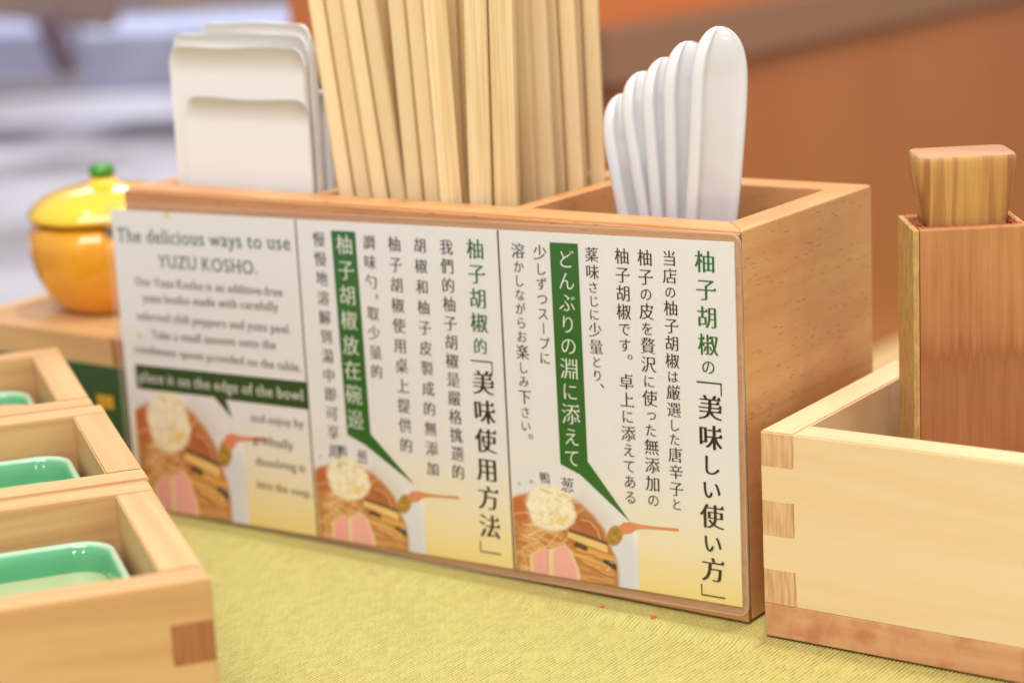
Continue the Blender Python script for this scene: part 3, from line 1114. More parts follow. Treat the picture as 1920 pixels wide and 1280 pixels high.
def print_poly(name, pts, mat, lay, parent=card):
    """flat printed shape from card coordinates (ccw seen from the front)"""
    from mathutils.geometry import tessellate_polygon
    tri = tessellate_polygon([[Vector((x, y, 0)) for x, y in pts]])
    fs = []
    for t in tri:
        (ax, ay), (bx_, by_), (cx2, cy2) = (pts[i] for i in t)
        fs.append(tuple(t) if (bx_ - ax) * (cy2 - ay) - (by_ - ay) * (cx2 - ax) > 0 else tuple(t)[::-1])
    return mk(name, me=pymesh(name, [card_pt(x, y, lay) for x, y in pts], fs), mat=mat, parent=parent)


def pp(*photo):
    return [card_uv(u, v) for u, v in photo]


M['spoon_print'] = plain('orange_spoon_print', (224, 142, 100), 0.4)
bowl_at = {2: (PX0, 1.0), 1: (card_uv(598, 998)[0] + 0.0003, 1.0), 0: (card_uv(262, 900)[0] + 0.001, 1.13)}
sp_local = []
for cx, cy in ((1280, 625), (1330, 575), (1420, 572), (1530, 600), (1700, 622), (1930, 640), (1940, 655), (1930, 672), (1700, 652), (1560, 645), (1480, 650), (1430, 690), (1335, 712)):
    p = card_uv(*pic_to_photo(cx, cy))
    sp_local.append((p[0] - PX0, p[1]))
for k_, (bx, sc_) in bowl_at.items():
    lim = {2: 1, 1: 1, 0: 1}[k_]
    sy_ = 1.0 if k_ else 1.52          # the left panel prints the bowl taller
    kp = PKEEP & ((PYs * sy_)[:, None] < 0.052)
    colour_mesh('noodle_bowl_picture', PXs * sc_ + bx, PYs * sy_, PIMG, 0.00106, kp, card)
    print_poly('spoon_picture', [(x * (sc_ if k_ else 0.98) + bx + (0 if k_ else 0.0045), y * sy_) for x, y in sp_local], M['spoon_print'], 0.00110)

# panel rules
for (ut, vt), (ub, vb) in (((551.5, 411), (598, 998)), ((934, 432), (963.5, 1058))):
    a, b = card_uv(ut, vt), card_uv(ub, vb)
    xm = (a[0] + b[0]) / 2
    print_poly('rule', [(xm - 0.00033, 0), (xm + 0.00033, 0), (xm + 0.00033, CH), (xm - 0.00033, CH)], M['ink'], 0.00112)

# green speech banners
print_poly('green_banner', pp((1030.5, 454), (1083.4, 457), (1101.9, 864), (1182, 978), (1088, 889), (1051, 869)), M['ink_green'], 0.00114)
print_poly('green_banner', pp((620.6, 432), (666, 434.5), (695, 812.8), (778, 908.5), (683.8, 832.5), (651.4, 814)), M['ink_green'], 0.00114)
gb = pp((253.3, 682.5), (575.4, 716), (580.4, 767.5), (423.5, 748.6), (436, 783.8), (402, 744), (257.5, 727.5))
print_poly('green_banner', gb, M['ink_green_dark'], 0.00114)

# ---- lettering: outlines of the built-in font, redrawn with thin level strokes and serifs
_tc = bpy.data.curves.new('lettering', 'FONT')
_to = bpy.data.objects.new('lettering', _tc)
COL.objects.link(_to)
_tc.resolution_u = 3
_cc = bpy.data.curves.new('outline', 'CURVE')
_cc.dimensions = '2D'
_cc.fill_mode = 'BOTH'
_co = bpy.data.objects.new('outline', _cc)
COL.objects.link(_co)
_cache = {}


def bez(p0, p1, p2, p3, t):
    s = 1 - t
    return p0 * (s ** 3) + p1 * (3 * s * s * t) + p2 * (3 * s * t * t) + p3 * (t ** 3)


def glyph(ch, style):
    """(verts, tris) of one character in em units"""
    key = (ch, style)
    if key in _cache:
        return _cache[key]
    latin = ord(ch) < 128
    _tc.body = ch
    _tc.size = 1
    bpy.context.view_layer.update()
    dg = bpy.context.evaluated_depsgraph_get()
    c = _to.evaluated_get(dg).to_curve(dg)
    polys = []
    for s in c.splines:
        bp = s.bezier_points
        pts = []
        n = len(bp)
        for i in range(n):
            a, b = bp[i], bp[(i + 1) % n]
            p0, p1, p2, p3 = a.co.xy, a.handle_right.xy, b.handle_left.xy, b.co.xy
            straight = a.handle_right_type == 'VECTOR' and b.handle_left_type == 'VECTOR' or abs((p1 - p0).cross(p3 - p0)) + abs((p2 - p0).cross(p3 - p0)) < 1e-6
            m = 1 if straight else 4
            for t in range(m):
                pts.append(bez(p0, p1, p2, p3, t / m))
        cl = [p for i, p in enumerate(pts) if (p - pts[i - 1]).length > 1e-4]
        if len(cl) > 2:
            polys.append(cl)
    _to.to_curve_clear()
    if style in ('bold', 'head'):
        a_, b_ = 0.002, -0.014
    elif style == 'white':
        a_, b_ = 0.000, -0.013
    else:
        a_, b_ = 0.009, -0.0125
    kana = 0x3040 <= ord(ch) <= 0x30ff
    if kana:
        a_ -= 0.006
        b_ += 0.004
    if latin:
        a_, b_ = (0.002, -0.005) if style in ('bold', 'head') else (0.001, -0.007)

    def area_(p):
        return sum(p[i - 1].x * p[i].y - p[i].x * p[i - 1].y for i in range(len(p))) / 2
    out, extra = [], []
    sgn = 1.0
    if polys:
        big_ = max(polys, key=lambda p: abs(area_(p)))
        sgn = 1.0 if area_(big_) > 0 else -1.0
    for p in polys:
        n = len(p)
        q = []
        for i in range(n):
            e1, e2 = (p[i] - p[i - 1]).normalized(), (p[(i + 1) % n] - p[i]).normalized()
            n1, n2 = Vector((e1.y, -e1.x)) * sgn, Vector((e2.y, -e2.x)) * sgn
            m_ = (n1 + n2) / max(0.35, 1 + n1.dot(n2))
            q.append(Vector((p[i].x + a_ * m_.x, p[i].y + b_ * m_.y)))
        out.append(q)
        for i in range(n):
            A, B = q[i], q[(i + 1) % n]
            d = B - A
            L_ = d.length
            if L_ < 1e-5:
                continue
            nr = Vector((d.y, -d.x)) * sgn / L_
            pv, nx_ = q[i - 1] - A, q[(i + 2) % n] - B
            if not latin and not kana and abs(ord(ch) - 0x300c) > 3:
                if nr.x > 0.9 and L_ < 0.14 and pv.x < -0.09 and nx_.x < -0.09 and abs(pv.y) < 0.02 and abs(nx_.y) < 0.02:
                    t_ = A if A.y > B.y else B
                    lo_ = min(A.y, B.y)
                    h_ = 0.085 if style != 'bold' else 0.10
                    extra.append([(t_.x - 0.13, lo_ + 0.006), (t_.x + 0.012, lo_), (t_.x - 0.012, t_.y + h_)])
            if latin and ch.isalpha():
                if abs(nr.y) > 0.9 and L_ < 0.22 and abs(pv.x) < 0.05 and abs(nx_.x) < 0.05 and abs(pv.y) > 0.12 and abs(nx_.y) > 0.12:
                    x0, x1 = min(A.x, B.x), max(A.x, B.x)
                    y0 = A.y
                    s_y = 0.035 * (-1 if nr.y > 0 else 1)
                    extra.append([(x0 - 0.06, y0), (x1 + 0.06, y0), (x1 + 0.06, y0 + s_y), (x0 - 0.06, y0 + s_y)])
    _cc.splines.clear()
    for q in out:
        s = _cc.splines.new('POLY')
        s.points.add(len(q) - 1)
        for i, v in enumerate(q):
            s.points[i].co = (v.x, v.y, 0, 1)
        s.use_cyclic_u = True
    bpy.context.view_layer.update()
    dg = bpy.context.evaluated_depsgraph_get()
    me = bpy.data.meshes.new_from_object(_co.evaluated_get(dg))
    V_ = [(v.co.x, v.co.y) for v in me.vertices if abs(v.co.z) < 1]
    F_ = [tuple(f.vertices) for f in me.polygons]
    bpy.data.meshes.remove(me)
    for ex in extra:
        b0 = len(V_)
        V_ += ex
        F_.append(tuple(range(b0, b0 + len(ex))))
    _cache[key] = (V_, F_, len(extra))
    return _cache[key]


def advance(ch):
    _tc.body = ch + ch
    bpy.context.view_layer.update()
    w2 = _to.dimensions.x
    _tc.body = ch
    bpy.context.view_layer.update()
    return w2 - _to.dimensions.x


def column(text, top, bottom, mat, style='body', kana=0.86, size=None, gap=0.06, name='printed_text', lay=0.00118, sizes=None):
    """vertical line of writing; top and bottom: where its first and last glyph begin and end"""
    x0, y0 = card_uv(*top)
    x1, y1 = card_uv(*bottom)
    wts = []
    for i, ch in enumerate(text):
        o = ord(ch)
        wt = kana if 0x3040 <= o <= 0x30ff else 1.0
        if ch in '、。，':
            wt = 0.62
        if ch in '「」':
            wt = 0.55
        if ch == ' ':
            wt = 0.45
        wts.append(wt)
    L_ = math.hypot(x1 - x0, y1 - y0)
    tot = sum(w_ * (1 + gap) for w_ in wts) - gap * wts[-1]
    unit = L_ / tot
    V_, F_ = [], []
    pos = 0.0
    dx, dy = (x1 - x0) / L_, (y1 - y0) / L_
    for ch, wt in zip(text, wts):
        em = (wt if ch not in '、。，「」' else 1.0) * unit * (size or 1.0)
        step = wt * unit
        c = pos + step / 2
        cx, cy = x0 + dx * c, y0 + dy * c
        pos += step + gap * unit * wt
        if ch == ' ':
            continue
        if ch in '「」':
            # corner bracket: a thin level bar and a thin drop
            k1 = 1 if ch == '「' else -1
            b0 = len(V_)
            for u, v in ((-0.48, 0.20), (0.48, 0.20), (0.48, -0.24), (0.435, -0.24), (0.435, 0.155), (-0.48, 0.155)):
                V_.append(card_pt(cx + k1 * u * em, cy + k1 * v * em, lay))
            F_ += [(b0, b0 + 5, b0 + 4, b0 + 1), (b0 + 4, b0 + 3, b0 + 2, b0 + 1)]
            continue
        gv, gf, nex = glyph(ch, style)
        b0 = len(V_)
        for (gx_, gy_) in gv:
            u, v = gx_ - 0.5, gy_ - 0.38
            if ch in 'ー':
                u, v = v, -u
            elif ch == '「':
                # rotated a quarter turn: bar on top, short drop at the right
                u, v = v - 0.13, -(u - 0.31)
            elif ch == '」':
                u, v = v + 0.13, -(u + 0.31)
            elif ch in '、。，':
                u, v = u + 0.62, v + 0.42
            elif ch in 'っ':
                u, v = u + 0.08, v + 0.08
            V_.append(card_pt(cx + u * em, cy + v * em, lay + (0.00001 if len(V_) - b0 >= len(gv) - nex * 3 else 0)))
        F_ += [tuple(i + b0 for i in f) for f in gf]
        hv = {'bold': 0.022, 'head': 0.012}.get(style, 0.0)
        if hv and ch not in '「」':
            # heavier upright strokes: the same outline laid down again a hair to each side
            base = V_[b0:]
            for sg, dl in ((-1, 0.00002), (1, 0.00003)):
                b1 = len(V_)
                V_ += [(p[0] + sg * hv * em * CR.x, p[1] - dl, p[2] + sg * hv * em * CR.z) for p in base]
                F_ += [tuple(i + b1 for i in f) for f in gf]
    me = pymesh(name, V_, F_)
    return mk(name, me=me, mat=mat, parent=card)


def row(text, left, right, mat, style='body', name='printed_text', lay=0.00118, xs_=1.0):
    """horizontal line of writing between two baseline points"""
    x0, y0 = card_uv(*left)
    x1, y1 = card_uv(*right)
    adv = []
    for ch in text:
        adv.append(0.27 if ch == ' ' else advance(ch) + 0.045)
    L_ = math.hypot(x1 - x0, y1 - y0)
    em = L_ / (sum(adv) - 0.06)
    ca, sa = (x1 - x0) / L_, (y1 - y0) / L_
    V_, F_ = [], []
    pos = 0.0
    for ch, ad in zip(text, adv):
        if ch != ' ':
            gv, gf, nex = glyph(ch, style)
            b0 = len(V_)
            for i, (gx_, gy_) in enumerate(gv):
                u, v = (pos + gx_) * em, gy_ * em * xs_
                V_.append(card_pt(x0 + u * ca - v * sa, y0 + u * sa + v * ca, lay + (0.00001 if i >= len(gv) - nex * 4 else 0)))
            F_ += [tuple(i + b0 for i in f) for f in gf]
        pos += ad
    me = pymesh(name, V_, F_)
    return mk(name, me=me, mat=mat, parent=card)


INK, GRN, WHT = M['ink'], M['ink_green'], M['ink_white']
# Japanese panel
column('柚子胡椒', (1321, 468), (1329, 668), GRN, 'head', gap=0.16)
column('の', (1328, 672), (1329, 703), GRN, 'head', kana=1.0)
column('「', (1330, 712), (1330, 742), INK, 'head')
column('美味しい使い方', (1331, 738), (1338, 1092), INK, 'bold', gap=0.10, kana=0.84)
column('」', (1337, 1094), (1338, 1122), INK, 'head')
column('当店の柚子胡椒は厳選した唐辛子と', (1254.7, 468), (1269.7, 957), INK, kana=0.82)
column('柚子の皮を贅沢に使った無添加の', (1208.6, 466), (1226, 950), INK, kana=0.82)
column('柚子胡椒です。 卓上に添えてある', (1165.6, 463.5), (1183, 945), INK, kana=0.88)
column('薬味さじに少量とり、', (1108.6, 462), (1122, 735), INK, kana=0.80)
column('どんぶりの淵に添えて', (1060.5, 466), (1074, 876), WHT, 'white', kana=0.88, gap=0.07)
column('少しずつスープに', (1012, 457), (1023, 684), INK, kana=0.84)
column('溶かしながらお楽しみ下さい。', (970.5, 454), (988, 830), INK, kana=0.80)
# Chinese panel
column('柚子胡椒', (890, 446), (900, 625), GRN, 'head', gap=0.12)
column('的', (901, 633), (901, 664), GRN, 'head', size=1.05)
column('「', (903, 672), (904, 700), INK, 'head')
column('美味使用方法', (905, 692), (920, 1010), INK, 'bold', gap=0.10)
column('」', (920, 1014), (920, 1040), INK, 'head')
column('我們的柚子胡椒是嚴格挑選的', (836, 447), (860.4, 899), INK, gap=0.14)
column('胡椒和柚子皮製成的無添加', (786.6, 444.5), (813, 892), INK, gap=0.28)
column('柚子胡椒使用桌上提供的', (738.5, 441.5), (763, 849), INK, gap=0.22)
column('調味勺，取少量的', (691, 439), (707.4, 710.5), INK, gap=0.24)
column('柚子胡椒放在碗邊', (644.5, 438.0), (668.3, 805), WHT, 'white', gap=0.16)
column('慢慢地溶解到湯中即可享用。', (597, 433), (631, 884), INK, gap=0.22)
# English panel
row('The delicious ways to use', (221, 452.5), (545.6, 469), M['ink_green_dark'], 'head')
row('YUZU KOSHO.', (298, 501), (484, 514.5), M['ink_green_dark'], 'head')
row('Our Yuzu Kosho is an additive-free', (253.5, 534), (530.5, 556), INK)
row('yuzu kosho made with carefully', (269, 565.6), (522.3, 583.3), INK)
row('selected chili peppers and yuzu peel.', (257, 598.4), (547, 625.7), INK)
row('Take a small amount onto the', (285, 634), (518, 654.5), INK)
row('condiment spoon provided on the table,', (253, 660), (566, 697), INK)
row('place it on the edge of the bowl', (261, 714), (569.7, 751), WHT, 'head')
row('and enjoy by', (471, 789), (569.7, 802), INK)
row('gradually', (474.7, 829), (550, 843), INK)
row('dissolving it', (479.7, 871), (572.6, 885), INK)
row('into the soup.', (482.5, 913), (586, 933), INK)
# small characters printed on the bowls' rims
for k_, (bx, sc_) in bowl_at.items():
    if k_ == 0:
        continue
    for ch, cx, cy, s in (('鴨', 475, 88, 128), ('葱', 722, 165, 160), ('ら', 200, 150, 50), ('の', 330, 130, 50)):
        p = card_uv(*pic_to_photo(cx, cy))
        px_, py_ = p[0] - PX0 + bx, p[1]
        em = s / SCL * 0.000215
        gv, gf, nex = glyph(ch, 'body')
        me = pymesh('bowl_lettering', [card_pt(px_ + (a - 0.5) * em, py_ + (b - 0.38) * em * 1.0, 0.00116) for a, b in gv], gf)
        mk('bowl_lettering', me=me, mat=INK, parent=card)
# yellow specks printed on the left panel
for u, v in ((312, 403), (262, 630)):
    cx, cy = card_uv(u, v)
    print_poly('yellow_speck', [(cx + 0.0011 * math.cos(a * math.tau / 8), cy + 0.0013 * math.sin(a * math.tau / 8)) for a in range(8)], M['ink_dot'], 0.00113)
bpy.data.objects.remove(_to)
bpy.data.objects.remove(_co)

# film over the card
FM = 0.0030
cx_, cy_ = -CW / 2 - 0.0002, CH / 2 - 0.0001
outer = [(cx_ + x, cy_ + y) for x, y in rrect(CW + 2 * FM, CH + 2 * 0.0030, 0.0042, 8)]
inner = [(cx_ + x, cy_ + y) for x, y in rrect(CW + 2 * FM - 0.0009, CH + 2 * 0.0030 - 0.0009, 0.0038, 8)]
vs = [card_pt(x, y, 0.0013) for x, y in outer]
me = pymesh('laminate_film', vs, [tuple(range(len(vs)))])
mk('laminate_film', me=me, mat=M['film'], parent=card)
n = len(outer)
pr = [(cx_ + x, cy_ + y) for x, y in rrect(CW, CH, 0.0003, 8)]
vs = [card_pt(x, y, 0.0007) for x, y in outer] + [card_pt(x, y, 0.0007) for x, y in pr]
me = pymesh('laminate_margin', vs, [(i, (i + 1) % n, n + (i + 1) % n, n + i) for i in range(n)])
mk('laminate_margin', me=me, mat=M['film_edge'], parent=card)
vs = [card_pt(x, y, l) for l in (0.0003, 0.0015) for x, y in outer] + [card_pt(x, y, 0.0015) for x, y in inner]
fs = []
for i in range(n):
    j = (i + 1) % n
    fs += [(i, j, n + j, n + i), (n + i, n + j, 2 * n + j, 2 * n + i)]
mk('laminate_rim', me=pymesh('laminate_rim', vs, fs), mat=M['film_rim'], parent=card)

# ---------------------------------------------------------------- chopsticks (pairs, still joined at the top)
ZF = 0.0087


def stick_mesh(w_, t_, length, seed):
    rs = random.Random(seed)
    rings = []
    for z_ in (0.0, 0.0015, length * 0.35, length * 0.7, length - 0.0012, length):
        f = 0.88 + 0.12 * min(1, z_ / (length * 0.7))
        if z_ in (0.0, length):
            f *= 0.9
        rings.append([(x, y, z_) for x, y in rrect(w_ * f, t_ * f, min(w_, t_) * f * (0.30 if w_ < 0.007 else 0.2), 4)])
    vs, fs = loft(rings)
    return pymesh('stick', vs, fs)


LEN = 0.232
stick_std = stick_mesh(0.0061, 0.0046, LEN, 1)
stick_std.materials.append(M['stick'])
stick_flat = stick_mesh(0.0086, 0.0046, LEN, 2)
stick_flat.materials.append(M['stick_fine'])
tip = []
GROUP = 'disposable wooden chopstick pairs in the middle compartment'


def chop(tl, tr, bl, br, y, fine=False, rot=0.0, label=None, ytop=None):
    while at(br + 2, 365, 'y', y).x > -0.1042 and y < 0.080:
        y += 0.0005
    while at(bl, 365, 'y', y).x < -0.1888 and y > 0.0185:
        y -= 0.0005
    pb = at((bl + br) / 2, 365, 'y', y)
    pt_ = at((tl + tr) / 2, 0, 'y', (ytop if ytop is not None else y))
    d = (pt_ - pb).normalized()
    foot = pb - d * ((pb.z - ZF) / d.z)
    root = empty('chopstick_pair', foot)
    q = Vector((0, 0, 1)).rotation_difference(d)
    root.rotation_mode = 'QUATERNION'
    from mathutils import Quaternion
    root.rotation_quaternion = q @ Quaternion((0, 0, 1), R(30) + rot)
    if fine:
        for s in (0,):
            a = mk('stick', me=stick_flat, parent=root)
            a.location = (0, -0.0024, 0)
            b = mk('stick', me=stick_flat, parent=root)
            b.location = (0, 0.0024, 0)
    else:
        for s in (-1, 1):
            a = mk('stick', me=stick_std, parent=root)
            a.location = (s * 0.00330, 0, 0)
    tag(root, label, 'chopsticks', GROUP)
    return root


FR = [  # top-left, top-right, bottom-left, bottom-right, depth, fine
    (577, 642, 636, 698, 0.0235, 0, 'leftmost pair of wooden chopsticks, leaning left against the divider'),
    (643, 704, 701, 760, 0.0225, 0, 'second pair of chopsticks from the left, a dark gap to its right'),
    (730, 790, 764, 826, 0.0230, 0, 'third pair of chopsticks from the left, beside the dark gap'),
    (797, 841, 829, 871, 0.0215, 1, 'broad grained chopstick pair with a small knot, left of the middle'),
    (872, 914, 883, 925, 0.0225, 1, 'upright chopstick pair showing finely lined edge, left of the most upright one'),
    (920, 962, 931, 971, 0.0198, 1, 'most upright finely lined chopstick pair, front and centre'),
    (964, 1019, 984, 1038, 0.031, 0, 'chopstick pair split just below the top edge, right of centre'),
    (1020, 1070, 1041, 1088, 0.047, 0, 'second pair of chopsticks from the right'),
    (1069, 1111, 1088, 1124, 0.062, 0, 'rightmost pair of wooden chopsticks, by the spoon compartment'),
]
for tl, tr, bl, br, y, fi, lab in FR:
    chop(tl, tr, bl, br, y, bool(fi), R(random.uniform(-6, 6)), lab)
BK = [((700, 740, 735, 790, 0.047), 'recessed pair of chopsticks just right of the dark gap'),
      ((662, 722, 712, 752, 0.040), 'chopstick pair showing as a sliver behind the second pair from the left'),
      ((745, 800, 785, 840, 0.045), 'chopstick pair behind the third pair from the left'),
      ((845, 872, 868, 884, 0.045), 'narrow slanting chopstick pair between the broad grained one and the lined ones'),
      ((800, 850, 820, 880, 0.059), 'chopstick pair behind the broad grained pair'),
      ((905, 960, 925, 975, 0.056), 'chopstick pair behind the most upright finely lined pair'),
      ((960, 1010, 985, 1030, 0.047), 'chopstick pair behind the split pair, right of centre'),
      ((985, 1040, 1010, 1060, 0.066), 'chopstick pair in the back row, just right of the split pair'),
      ((740, 790, 770, 820, 0.066), 'chopstick pair in the back row, behind the third pair from the left')]
for (tl, tr, bl, br, y), lab in BK:
    chop(tl, tr, bl, br, y, False, R(random.uniform(-10, 10)), lab)


# ---------------------------------------------------------------- spoons
def spoon_mesh():
    """Chinese spoon: local z up the handle, x = normal of the handle's face, y across"""
    # stations along the spoon axis: (z, half width, dish depth, x offset)
    st = [(-0.128, 0.004, 0.001, 0.012), (-0.126, 0.010, 0.003, 0.0115), (-0.118, 0.0165, 0.007, 0.008), (-0.106, 0.0195, 0.010, 0.004), (-0.094, 0.0200, 0.0105, 0.002), (-0.082, 0.0185, 0.010, 0.001),
          (-0.070, 0.0150, 0.008, 0.0005), (-0.058, 0.0115, 0.005, 0.0), (-0.044, 0.0100, 0.0020, 0), (-0.028, 0.0098, 0.0008, 0)]

    def hwf(z_):
        # half width of the handle: gently widening, then a broad half-round tip
        base_ = 0.0098 + 0.0012 * min(1, max(0, (z_ + 0.02) / 0.055))
        if z_ > 0.044:
            t_ = (z_ - 0.044) / 0.0215
            base_ *= max(0.0, 1 - t_ ** 2.6) ** 0.5
        return max(base_, 0.0012)
    for z_ in (-0.012, 0.004, 0.016, 0.026, 0.034, 0.040, 0.045, 0.0495, 0.0535, 0.057, 0.0597, 0.0618, 0.0634, 0.0645, 0.0652, 0.06545):
        st.append((z_, hwf(z_), 0.0009 if z_ < 0.05 else 0.0004, -0.0052 * max(0.0, (z_ + 0.005) / 0.07) ** 2))
    rings = []
    for z_, hw, dp, xo in st:
        ring = []
        m = 20
        th = 0.0025 if z_ > -0.05 else 0.0016
        rs_ = 0.0010 if z_ > -0.05 else 0.0006
        if z_ > 0.058:
            q_ = max(0.18, math.sqrt(max(0.0, 1 - ((z_ - 0.058) / 0.0077) ** 2)))
            th *= q_
            rs_ *= q_
        # closed cross-section: rounded bead at each side, shallow dish between
        for i in range(m + 1):
            t = -math.cos(math.pi * i / m)
            rim = rs_ * math.exp(-((abs(t) - 0.80) / 0.16) ** 2)
            rnd_ = math.sqrt(max(0.0, 1 - max(0, (abs(t) - 0.72) / 0.28) ** 2))
            ring.append((xo - dp * (1 - t * t) + (th + rim) * rnd_, t * hw, z_))
        for i in range(1, m):
            t = math.cos(math.pi * i / m)
            rim = rs_ * 0.8 * math.exp(-((abs(t) - 0.80) / 0.16) ** 2)
            rnd_ = math.sqrt(max(0.0, 1 - max(0, (abs(t) - 0.72) / 0.28) ** 2))
            ring.append((xo - dp * (1 - t * t) - (th + rim) * rnd_, t * hw, z_))
        rings.append(ring)
    vs, fs = loft(rings)
    return pymesh('soup_spoon', vs, fs)


spm = spoon_mesh()
spm.materials.append(M['porcelain'])
labs = ['tallest and rightmost white porcelain spoon, its whole handle showing', 'second white spoon from the right, just behind the tallest one', 'middle one of the five white porcelain spoons',
        'second white spoon from the left of the five', 'lowest and leftmost white porcelain spoon, next to the chopsticks']
tops = ((1353, 53, 1322), (1294, 80, 1287), (1249, 110, 1260), (1205, 136, 1237), (1169, 177, 1200))
for i, (ut, vt, ub) in enumerate(tops):
    y = 0.037 + 0.003 * i
    pt_ = at(ut, vt, 'y', y)
    pb = at(ub, 402, 'y', y - 0.001)
    d = (pt_ - pb).normalized()
    o = mk('soup_spoon', me=spm, smooth=True)
    if i == 0:
        md = None
    sub = o.modifiers.new('sub', 'SUBSURF')
    sub.levels = 2
    sub.render_levels = 2
    # face normal: mostly +x, turned a little to the camera
    nrm = Vector((0.87, -0.49, 0))
    nrm = (nrm - d * nrm.dot(d)).normalized()
    yy = d.cross(nrm).normalized()
    m3 = Matrix((nrm, yy, d)).transposed().to_4x4()
    m3.translation = pt_ - d * 0.0650 + nrm * 0.0046
    o.matrix_world = m3
    tag(o, labs[i], 'spoon', 'white porcelain soup spoons in the right compartment')

# ---------------------------------------------------------------- napkins
def napkin_mesh(w_, h_, t_, seed):
    rs = random.Random(seed)
    nx_, nz = 40, 16
    vs, fs = [], []
    a1, a2, a3 = rs.uniform(-1, 1), rs.uniform(-1, 1), rs.uniform(0, 6)
    for side in (-1, 1):
        for j in range(nz + 1):
            for i in range(nx_ + 1):
                fx, fz = i / nx_, j / nz
                x = (fx - 0.5) * w_
                z_ = fz * h_
                th = t_ * 0.5
                yb = 0.00025 * math.sin(fx * 3 + seed * 0.1) * fz
                # softly rounded top corners
                cx0 = abs(fx - 0.5) * w_ - (w_ / 2 - 0.006)
                drop = 0.006 - math.sqrt(max(0, 0.006 ** 2 - max(0, cx0) ** 2)) if cx0 > 0 else 0.0
                if j == nz:
                    z_ -= drop
                edge = 0.0003 * math.sin(fx * 9 + seed) * (1 if j == nz else 0)
                vs.append((x, yb + side * th, z_ + edge))
    N = (nx_ + 1) * (nz + 1)
    for j in range(nz):
        for i in range(nx_):
            a = j * (nx_ + 1) + i
            fs.append((a, a + 1, a + nx_ + 2, a + nx_ + 1))
            fs.append((N + a, N + a + nx_ + 1, N + a + nx_ + 2, N + a + 1))
    rim = [j * (nx_ + 1) for j in range(nz + 1)] + [nz * (nx_ + 1) + i for i in range(1, nx_ + 1)] + [j * (nx_ + 1) + nx_ for j in range(nz - 1, -1, -1)] + [i for i in range(nx_ - 1, 0, -1)]
    for i in range(len(rim)):
        a, b = rim[i], rim[(i + 1) % len(rim)]
        fs.append((a, N + a, N + b, b))
    me = pymesh('napkin', vs, fs)
    nf = nx_ * nz * 2
    me.polygons.foreach_set('use_smooth', [i < nf for i in range(len(fs))])
    return me


nap = []
# centre x, depth y, top z, width
NAP = [
    (-0.2300, 0.0182, 0.1695, 0.0650, 'short front napkin whose top edge crosses the stack halfway up'),
    (-0.2343, 0.0193, 0.1893, 0.0715, 'second napkin from the front, farthest left, with the lowest of the three stepped tops'),
    (-0.2336, 0.0211, 0.1942, 0.0703, 'third napkin from the front, middle step of the stepped tops'),
    (-0.2270, 0.0229, 0.1985, 0.0580, 'tall fourth napkin from the front, highest step of the stack'),
    (-0.2280, 0.0247, 0.1965, 0.0560, 'fifth white napkin from the front of the stack'),
    (-0.2285, 0.0265, 0.1950, 0.0560, 'sixth white napkin from the front of the stack'),
    (-0.2290, 0.0283, 0.1930, 0.0560, 'seventh white napkin from the front of the stack'),
    (-0.2299, 0.0312, 0.1720, 0.0642, 'eighth white napkin from the front of the stack'),
    (-0.2305, 0.0341, 0.1690, 0.0630, 'fourth white napkin from the back of the stack'),
    (-0.2298, 0.0370, 0.1670, 0.0644, 'third white napkin from the back of the stack'),
    (-0.2304, 0.0399, 0.1640, 0.0632, 'second white napkin from the back of the stack'),
    (-0.2298, 0.0428, 0.1620, 0.0644, 'rearmost white napkin, against the back of the holder'),
]
for i, (cx, y, zt, w_, lab) in enumerate(NAP):
    me = napkin_mesh(w_, zt - ZF, 0.0004 if i == 0 else 0.0016 if i < 7 else 0.0018, i)
    me.materials.append(M['paper_napkin'])
    o = mk('napkin', me=me)
    o.location = (cx, y, ZF)
    o.rotation_euler = (R(-0.5), 0, R(random.uniform(-0.8, 0.8)))
    tag(o, lab, 'napkin', 'white paper napkins in the left compartment')

# ---------------------------------------------------------------- brown container with striped stopper
cz = 0.132
base_z = 0.0006 + UH
fl = at(1712, 432, 'z', cz)
cont = empty('spice_container', (fl.x, fl.y, base_z), R(35))
tag(cont, 'tall reddish-brown wooden container with striped stopper, standing in the pale box', 'container')
CWD, CDP, CHH = 0.0375, 0.0300, cz - base_z
wt = 0.0042
bm = bmesh.new()
bm_box(bm, 0.0022, CWD, 0, wt, 0, CHH, 0.0006, 2)
mk('front_wall', bm, M['brown_box'], cont)
bm = bmesh.new()
bm_box(bm, 0.0022, CWD - 0.0022, CDP - wt, CDP, 0, CHH, 0.0006, 2)
mk('back_wall', bm, M['brown_box'], cont)
bm = bmesh.new()
bm_box(bm, 0, 0.0021, 0.0003, CDP - 0.0003, 0, CHH - 0.0001, 0.0004, 2)
mk('side_wall', bm, M['bamboo_edge'], cont)
bm = bmesh.new()
bm_box(bm, CWD - 0.0021, CWD, wt + 0.0001, CDP - 0.0003, 0, CHH - 0.0001, 0.0004, 2)
mk('side_wall', bm, M['bamboo_edge'], cont)
bm = bmesh.new()
bm_box(bm, wt, CWD - wt, wt, CDP - wt, 0.0, 0.004)
mk('bottom', bm, M['brown_box'], cont)
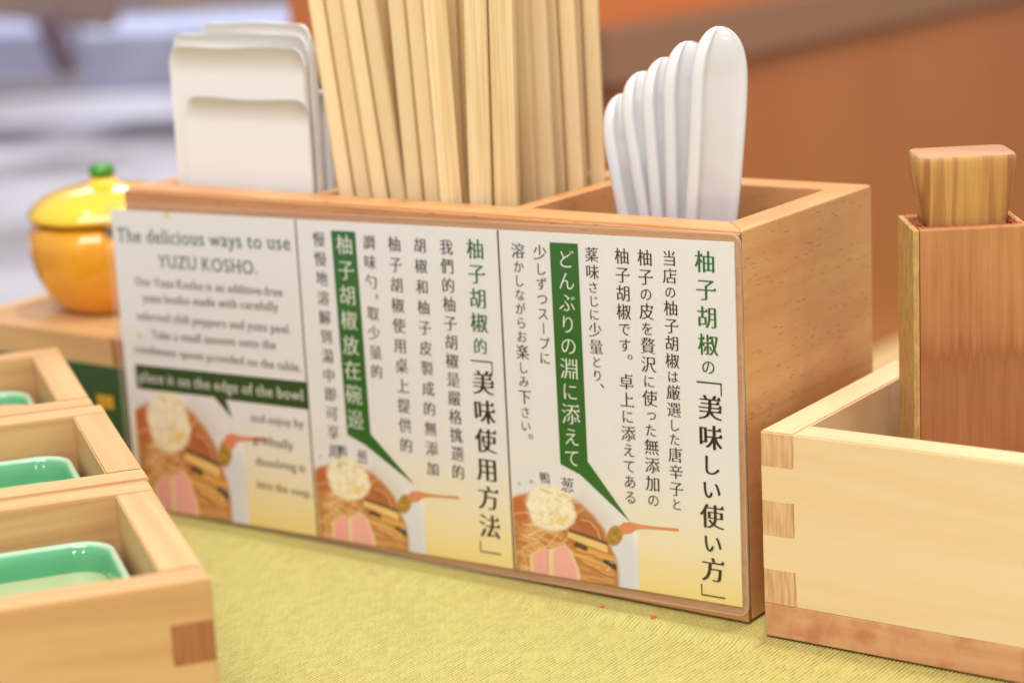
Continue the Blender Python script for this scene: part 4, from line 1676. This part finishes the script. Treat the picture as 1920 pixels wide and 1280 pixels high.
# stopper: wider at the top, rounded
cxx, cyy = CWD / 2, CDP / 2
rings = []
for z_, w_, d_, r_ in ((CHH - 0.018, 0.0225, 0.0165, 0.002), (CHH, 0.0262, 0.0185, 0.002), (CHH + 0.006, 0.0284, 0.0195, 0.0025), (CHH + 0.013, 0.0308, 0.0212, 0.003), (CHH + 0.0185, 0.0325, 0.0222, 0.003), (CHH + 0.0212, 0.0326, 0.0222, 0.003), (CHH + 0.0224, 0.0320, 0.0216, 0.003), (CHH + 0.0230, 0.0308, 0.0204, 0.003)):
    rings.append([(cxx + x, cyy + y, z_) for x, y in rrect(w_, d_, r_, 4)])
vs, fs = loft(rings)
mk('stopper', me=pymesh('stopper', vs, fs), mat=M['stopper'], parent=cont, smooth=True)
# red spice dust on the rim round the stopper
rs = random.Random(3)
vs, fs = [], []
for i in range(520):
    s = rs.choice((0, 1, 2, 3))
    if s == 0:
        x, y = rs.uniform(0.002, CWD - 0.002), rs.uniform(0.0022, 0.0056)
    elif s == 1:
        x, y = rs.uniform(0.002, CWD - 0.002), rs.uniform(CDP - 0.0050, CDP - 0.0015)
    elif s == 2:
        x, y = rs.uniform(0.0012, 0.0050), rs.uniform(0.002, CDP - 0.002)
    else:
        x, y = rs.uniform(CWD - 0.005, CWD - 0.0012), rs.uniform(0.002, CDP - 0.002)
    r_ = rs.uniform(0.00012, 0.00038)
    b0 = len(vs)
    a = rs.uniform(0, 6)
    z0 = CHH + 0.0001
    for t in range(3):
        vs.append((x + r_ * math.cos(a + t * 2.1), y + r_ * math.sin(a + t * 2.1), z0))
    vs.append((x, y, z0 + r_ * 0.8))
    fs += [(b0, b0 + 1, b0 + 3), (b0 + 1, b0 + 2, b0 + 3), (b0 + 2, b0, b0 + 3)]
tag(mk('spice_dust', me=pymesh('spice_dust', vs, fs), mat=plain('spice_dust', (214, 104, 74), 0.8), parent=cont), kind='stuff')

# chili crumbs on the mat
for (u, v, r_, m_, lab) in ((1225, 1162, 0.0010, 'chili', 'bright red chili flake on the mat in front of the holder'), (1129, 1136, 0.0011, 'chili_pale', 'pale pink chili flake on the mat left of the bright red one')):
    p = at(u, v, 'z', 0.0008)
    bm = bmesh.new()
    bmesh.ops.create_icosphere(bm, subdivisions=2, radius=r_)
    for vv in bm.verts:
        vv.co.x *= 1 + 0.3 * math.sin(vv.co.y * 4000)
        vv.co.z = max(vv.co.z * 0.5, -0.0003)
    o = mk('chili_flake', bm, M[m_])
    o.location = (p.x, p.y, 0.0006 + crease(p.x, p.y))
    tag(o, lab, 'crumb', 'chili flakes on the mat')
